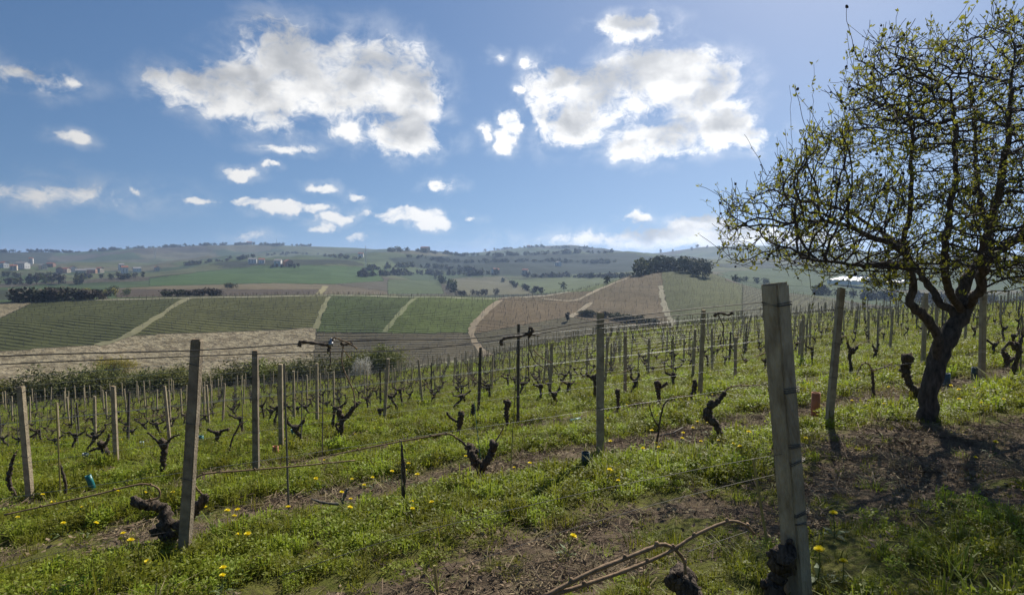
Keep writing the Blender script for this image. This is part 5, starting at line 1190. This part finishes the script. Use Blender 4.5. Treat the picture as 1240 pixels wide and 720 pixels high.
def plant_all():
    G = {'grass': [], 'weed': [], 'dry': [], 'litter': []}
    for d0, d1, k, sc in ((1.8, 6, 1.0, .85), (6, 11, .75, 1.0), (11, 20, .36, 1.35), (20, 40, .12, 1.9), (40, 85, .034, 2.6), (85, 117, .016, 3.0)):
        for kind, base in (('grass', 120), ('weed', 95), ('dry', 30), ('litter', 62)):
            x, y, rng = sample_ground(base*k, d0, d1, int(d0*10)+len(kind)); dirt, lush = near_masks(x, y); nz = fbm(x*1.3, y*1.3, 3, 71); n2 = fbm(x*.35, y*.35, 3, 77)
            farm = sstep(12, 30, np.hypot(x, y))
            shade = 1-sstep(1.2, 3.4, np.hypot((x-TREE_XY[0]-.3)/1.3, y-TREE_XY[1]+1.4))
            if kind == 'grass': p = (.34+.5*sstep(.35, .6, nz))*(1-.88*dirt)*(.75+.4*lush)
            elif kind == 'weed': p = lush*sstep(.26, .50, nz+.12*n2)*(1-dirt)*(1-.6*farm)+.10*(1-dirt)*sstep(.5, .7, nz)
            elif kind == 'dry': p = .30*sstep(.42, .65, n2)+.5*dirt
            else: p = dirt*(.25+.9*sstep(.35, .6, nz))+.05
            keep = rng.random(len(x)) < p*(1-.55*shade if kind in ('grass', 'weed') else 1); x, y, nz, lush = x[keep], y[keep], nz[keep], lush[keep]
            s = sc*(.6+.7*rng.random(len(x)))*((.65+.5*lush+.4*nz) if kind in ('grass', 'weed') else 1)
            G[kind].append((x, y, s))
    prot = {'grass': [tuft_mesh(k, 34, h, .075, 'grass', .0034, .9) for k, h in enumerate((.06, .08, .105, .055, .19))], 'weed': [weed_mesh(k, 130, h, sp, 'weed', lf) for k, (h, sp, lf) in enumerate(((.075, .10, .020), (.10, .12, .022), (.055, .11, .017), (.12, .09, .025)))],
            'dry': [tuft_mesh(20+k, 18, h, .10, 'drygrass', .003, 1.6) for k, h in enumerate((.08, .11, .24))], 'litter': [litter_mesh(40+k, 22, 'litter', ln, .16) for k, ln in enumerate((.10, .16, .26))]+[weed_mesh(60, 40, .02, .16, 'litter', .032), weed_mesh(61, 26, .015, .2, 'litter', .045)]}
    for kind, lab, cat in (('grass', 'short spring grass covering the vineyard slope', 'grass'), ('weed', 'lush bright green weeds growing in strips along the vine rows', 'weeds'), ('dry', 'pale dry grass wisps between the green tufts', 'dry grass'), ('litter', 'brown straw and prunings littering the bare strips', 'litter')):
        x = np.concatenate([g[0] for g in G[kind]]); y = np.concatenate([g[1] for g in G[kind]]); s_ = np.concatenate([g[2] for g in G[kind]])
        scatter({'dry': 'dry_grass', 'weed': 'weeds'}.get(kind, kind), np.column_stack([x, y, height(x, y)]), s_, RNG.random(len(x))*6.283, prot[kind], lab, cat, RNG.choice(len(prot[kind]), len(x), p={'grass': (.27, .25, .18, .24, .06), 'dry': (.5, .38, .12)}.get(kind)))
plant_all()

# ------------------------------------------------------------------ dandelions
def dandelions():
    st = MB(); st.tube([(0, 0, -.02), (.01, 0, .08), (.005, 0, .15)], [.0035, .003, .003], 5)
    for a in (0, 1.6, 3.1, 4.4): st.add(np.array([(0, 0, 0), (math.cos(a)*.05-math.sin(a)*.016, math.sin(a)*.05+math.cos(a)*.016, .03), (math.cos(a)*.12, math.sin(a)*.12, .02), (math.cos(a)*.05+math.sin(a)*.016, math.sin(a)*.05-math.cos(a)*.016, .03)]), [(0, 1, 2, 3)])
    sm = st.mesh('stem', M['stem']); hd = MB(); rng = np.random.default_rng(3)
    for k in range(54):
        a = k*2.4; t = (k/54)**.5; d = np.array([math.cos(a)*t, math.sin(a)*t, .55-.35*t]); d /= np.linalg.norm(d); w = np.array([-math.sin(a), math.cos(a), 0])*.0042; p = np.array([.005, 0, .150])+d*.003; q = p+d*rng.uniform(.018, .026)
        hd.add(np.array([p-w*.5, p+w*.5, q+w, q-w]), [(0, 1, 2, 3)])
    hm = hd.mesh('flower_head', M['yellow']); one = MB(); 
    spots = [(290,665),(303,668),(283,640),(274,639),(100,628),(68,622),(52,612),(250,626),(240,627),(292,636),(414,610),(426,616),(420,634),(497,624),(500,632),(527,628),(441,600),(452,590),(472,585),(498,578),(506,590),(385,592),(428,592),(627,577),(565,564),(640,575),(268,718),(272,712),(106,650),(152,664),(74,649),(182,697),(20,640),(84,540),(75,551),(150,676),(160,679),(686,672),(350,633),(348,540),
             (990,700),(1020,705),(973,542),(735,590),(748,596),(1010,650),(846,520),(858,525),(870,545),(838,531),(828,536),(800,552),(792,548),(812,560),(778,556),(884,548),(905,539),(900,560),(850,548),(762,552),(742,548),(790,535),(822,545),(1150,478),(1165,484),(1178,478),(1200,487),(1215,494),(1225,480),(1235,470),(1190,500),(1160,497),(1130,500),(1212,470),(990,470),(975,474),(1080,478),(1095,474),(1035,470)]
    rs = random.Random(4); near = []
    for px, py in spots: p = hit(px, py); near.append((p, 1))
    x, y, rng = sample_ground(.5, 7, 40, 99); _, l = near_masks(x, y); keep = (rng.random(len(x)) < .35+.5*l)
    P = np.column_stack([x, y, height(x, y)])[keep]; X, Yp = project(P); P = P[(X > 0) & (X < 1240)]; d = np.hypot(P[:, 0], P[:, 1]); P = P[np.argsort(d)][:200]
    names = {0: 'dandelion by the dark leaning post'}
    marks = [(228, 640, 'the dark leaning post'), (727, 560, 'the pale upright post'), (583, 572, 'the low two-armed vine'), (870, 530, 'the black twisted vine'), (1003, 512, 'the thin leaning post'), (1122, 505, 'the tree trunk'), (111, 590, 'the bright teal guard'), (350, 627, 'the tall thin stake'), (960, 700, 'the thick post'), (416, 620, 'the grey forked branch'), (487, 605, 'the knobbly short stake'), (1190, 462, 'the tall post behind the tree'), (800, 540, 'the slender young vine')]
    for k, p in enumerate([q for q, _ in near]):
        px, py = spots[k]; m = min(marks, key=lambda q: (q[0]-px)**2+(q[1]-py)**2)
        o = link('dandelion', sm, None, tuple(p), (rs.gauss(0, .15), rs.gauss(0, .15), rs.random()*6), rs.uniform(.75, 1.15)); link('flower_head', hm, o)
        tag(o, 'yellow dandelion in the grass near %s' % m[2], 'flower', 'dandelions near %s' % m[2])
    for p in P:
        o = link('dandelion', sm, None, tuple(p), (rs.gauss(0, .15), rs.gauss(0, .15), rs.random()*6), rs.uniform(.65, 1.0)); link('flower_head', hm, o)
        tag(o, 'small yellow dandelion scattered among the rows further down', 'flower', 'dandelions scattered further down')
dandelions()
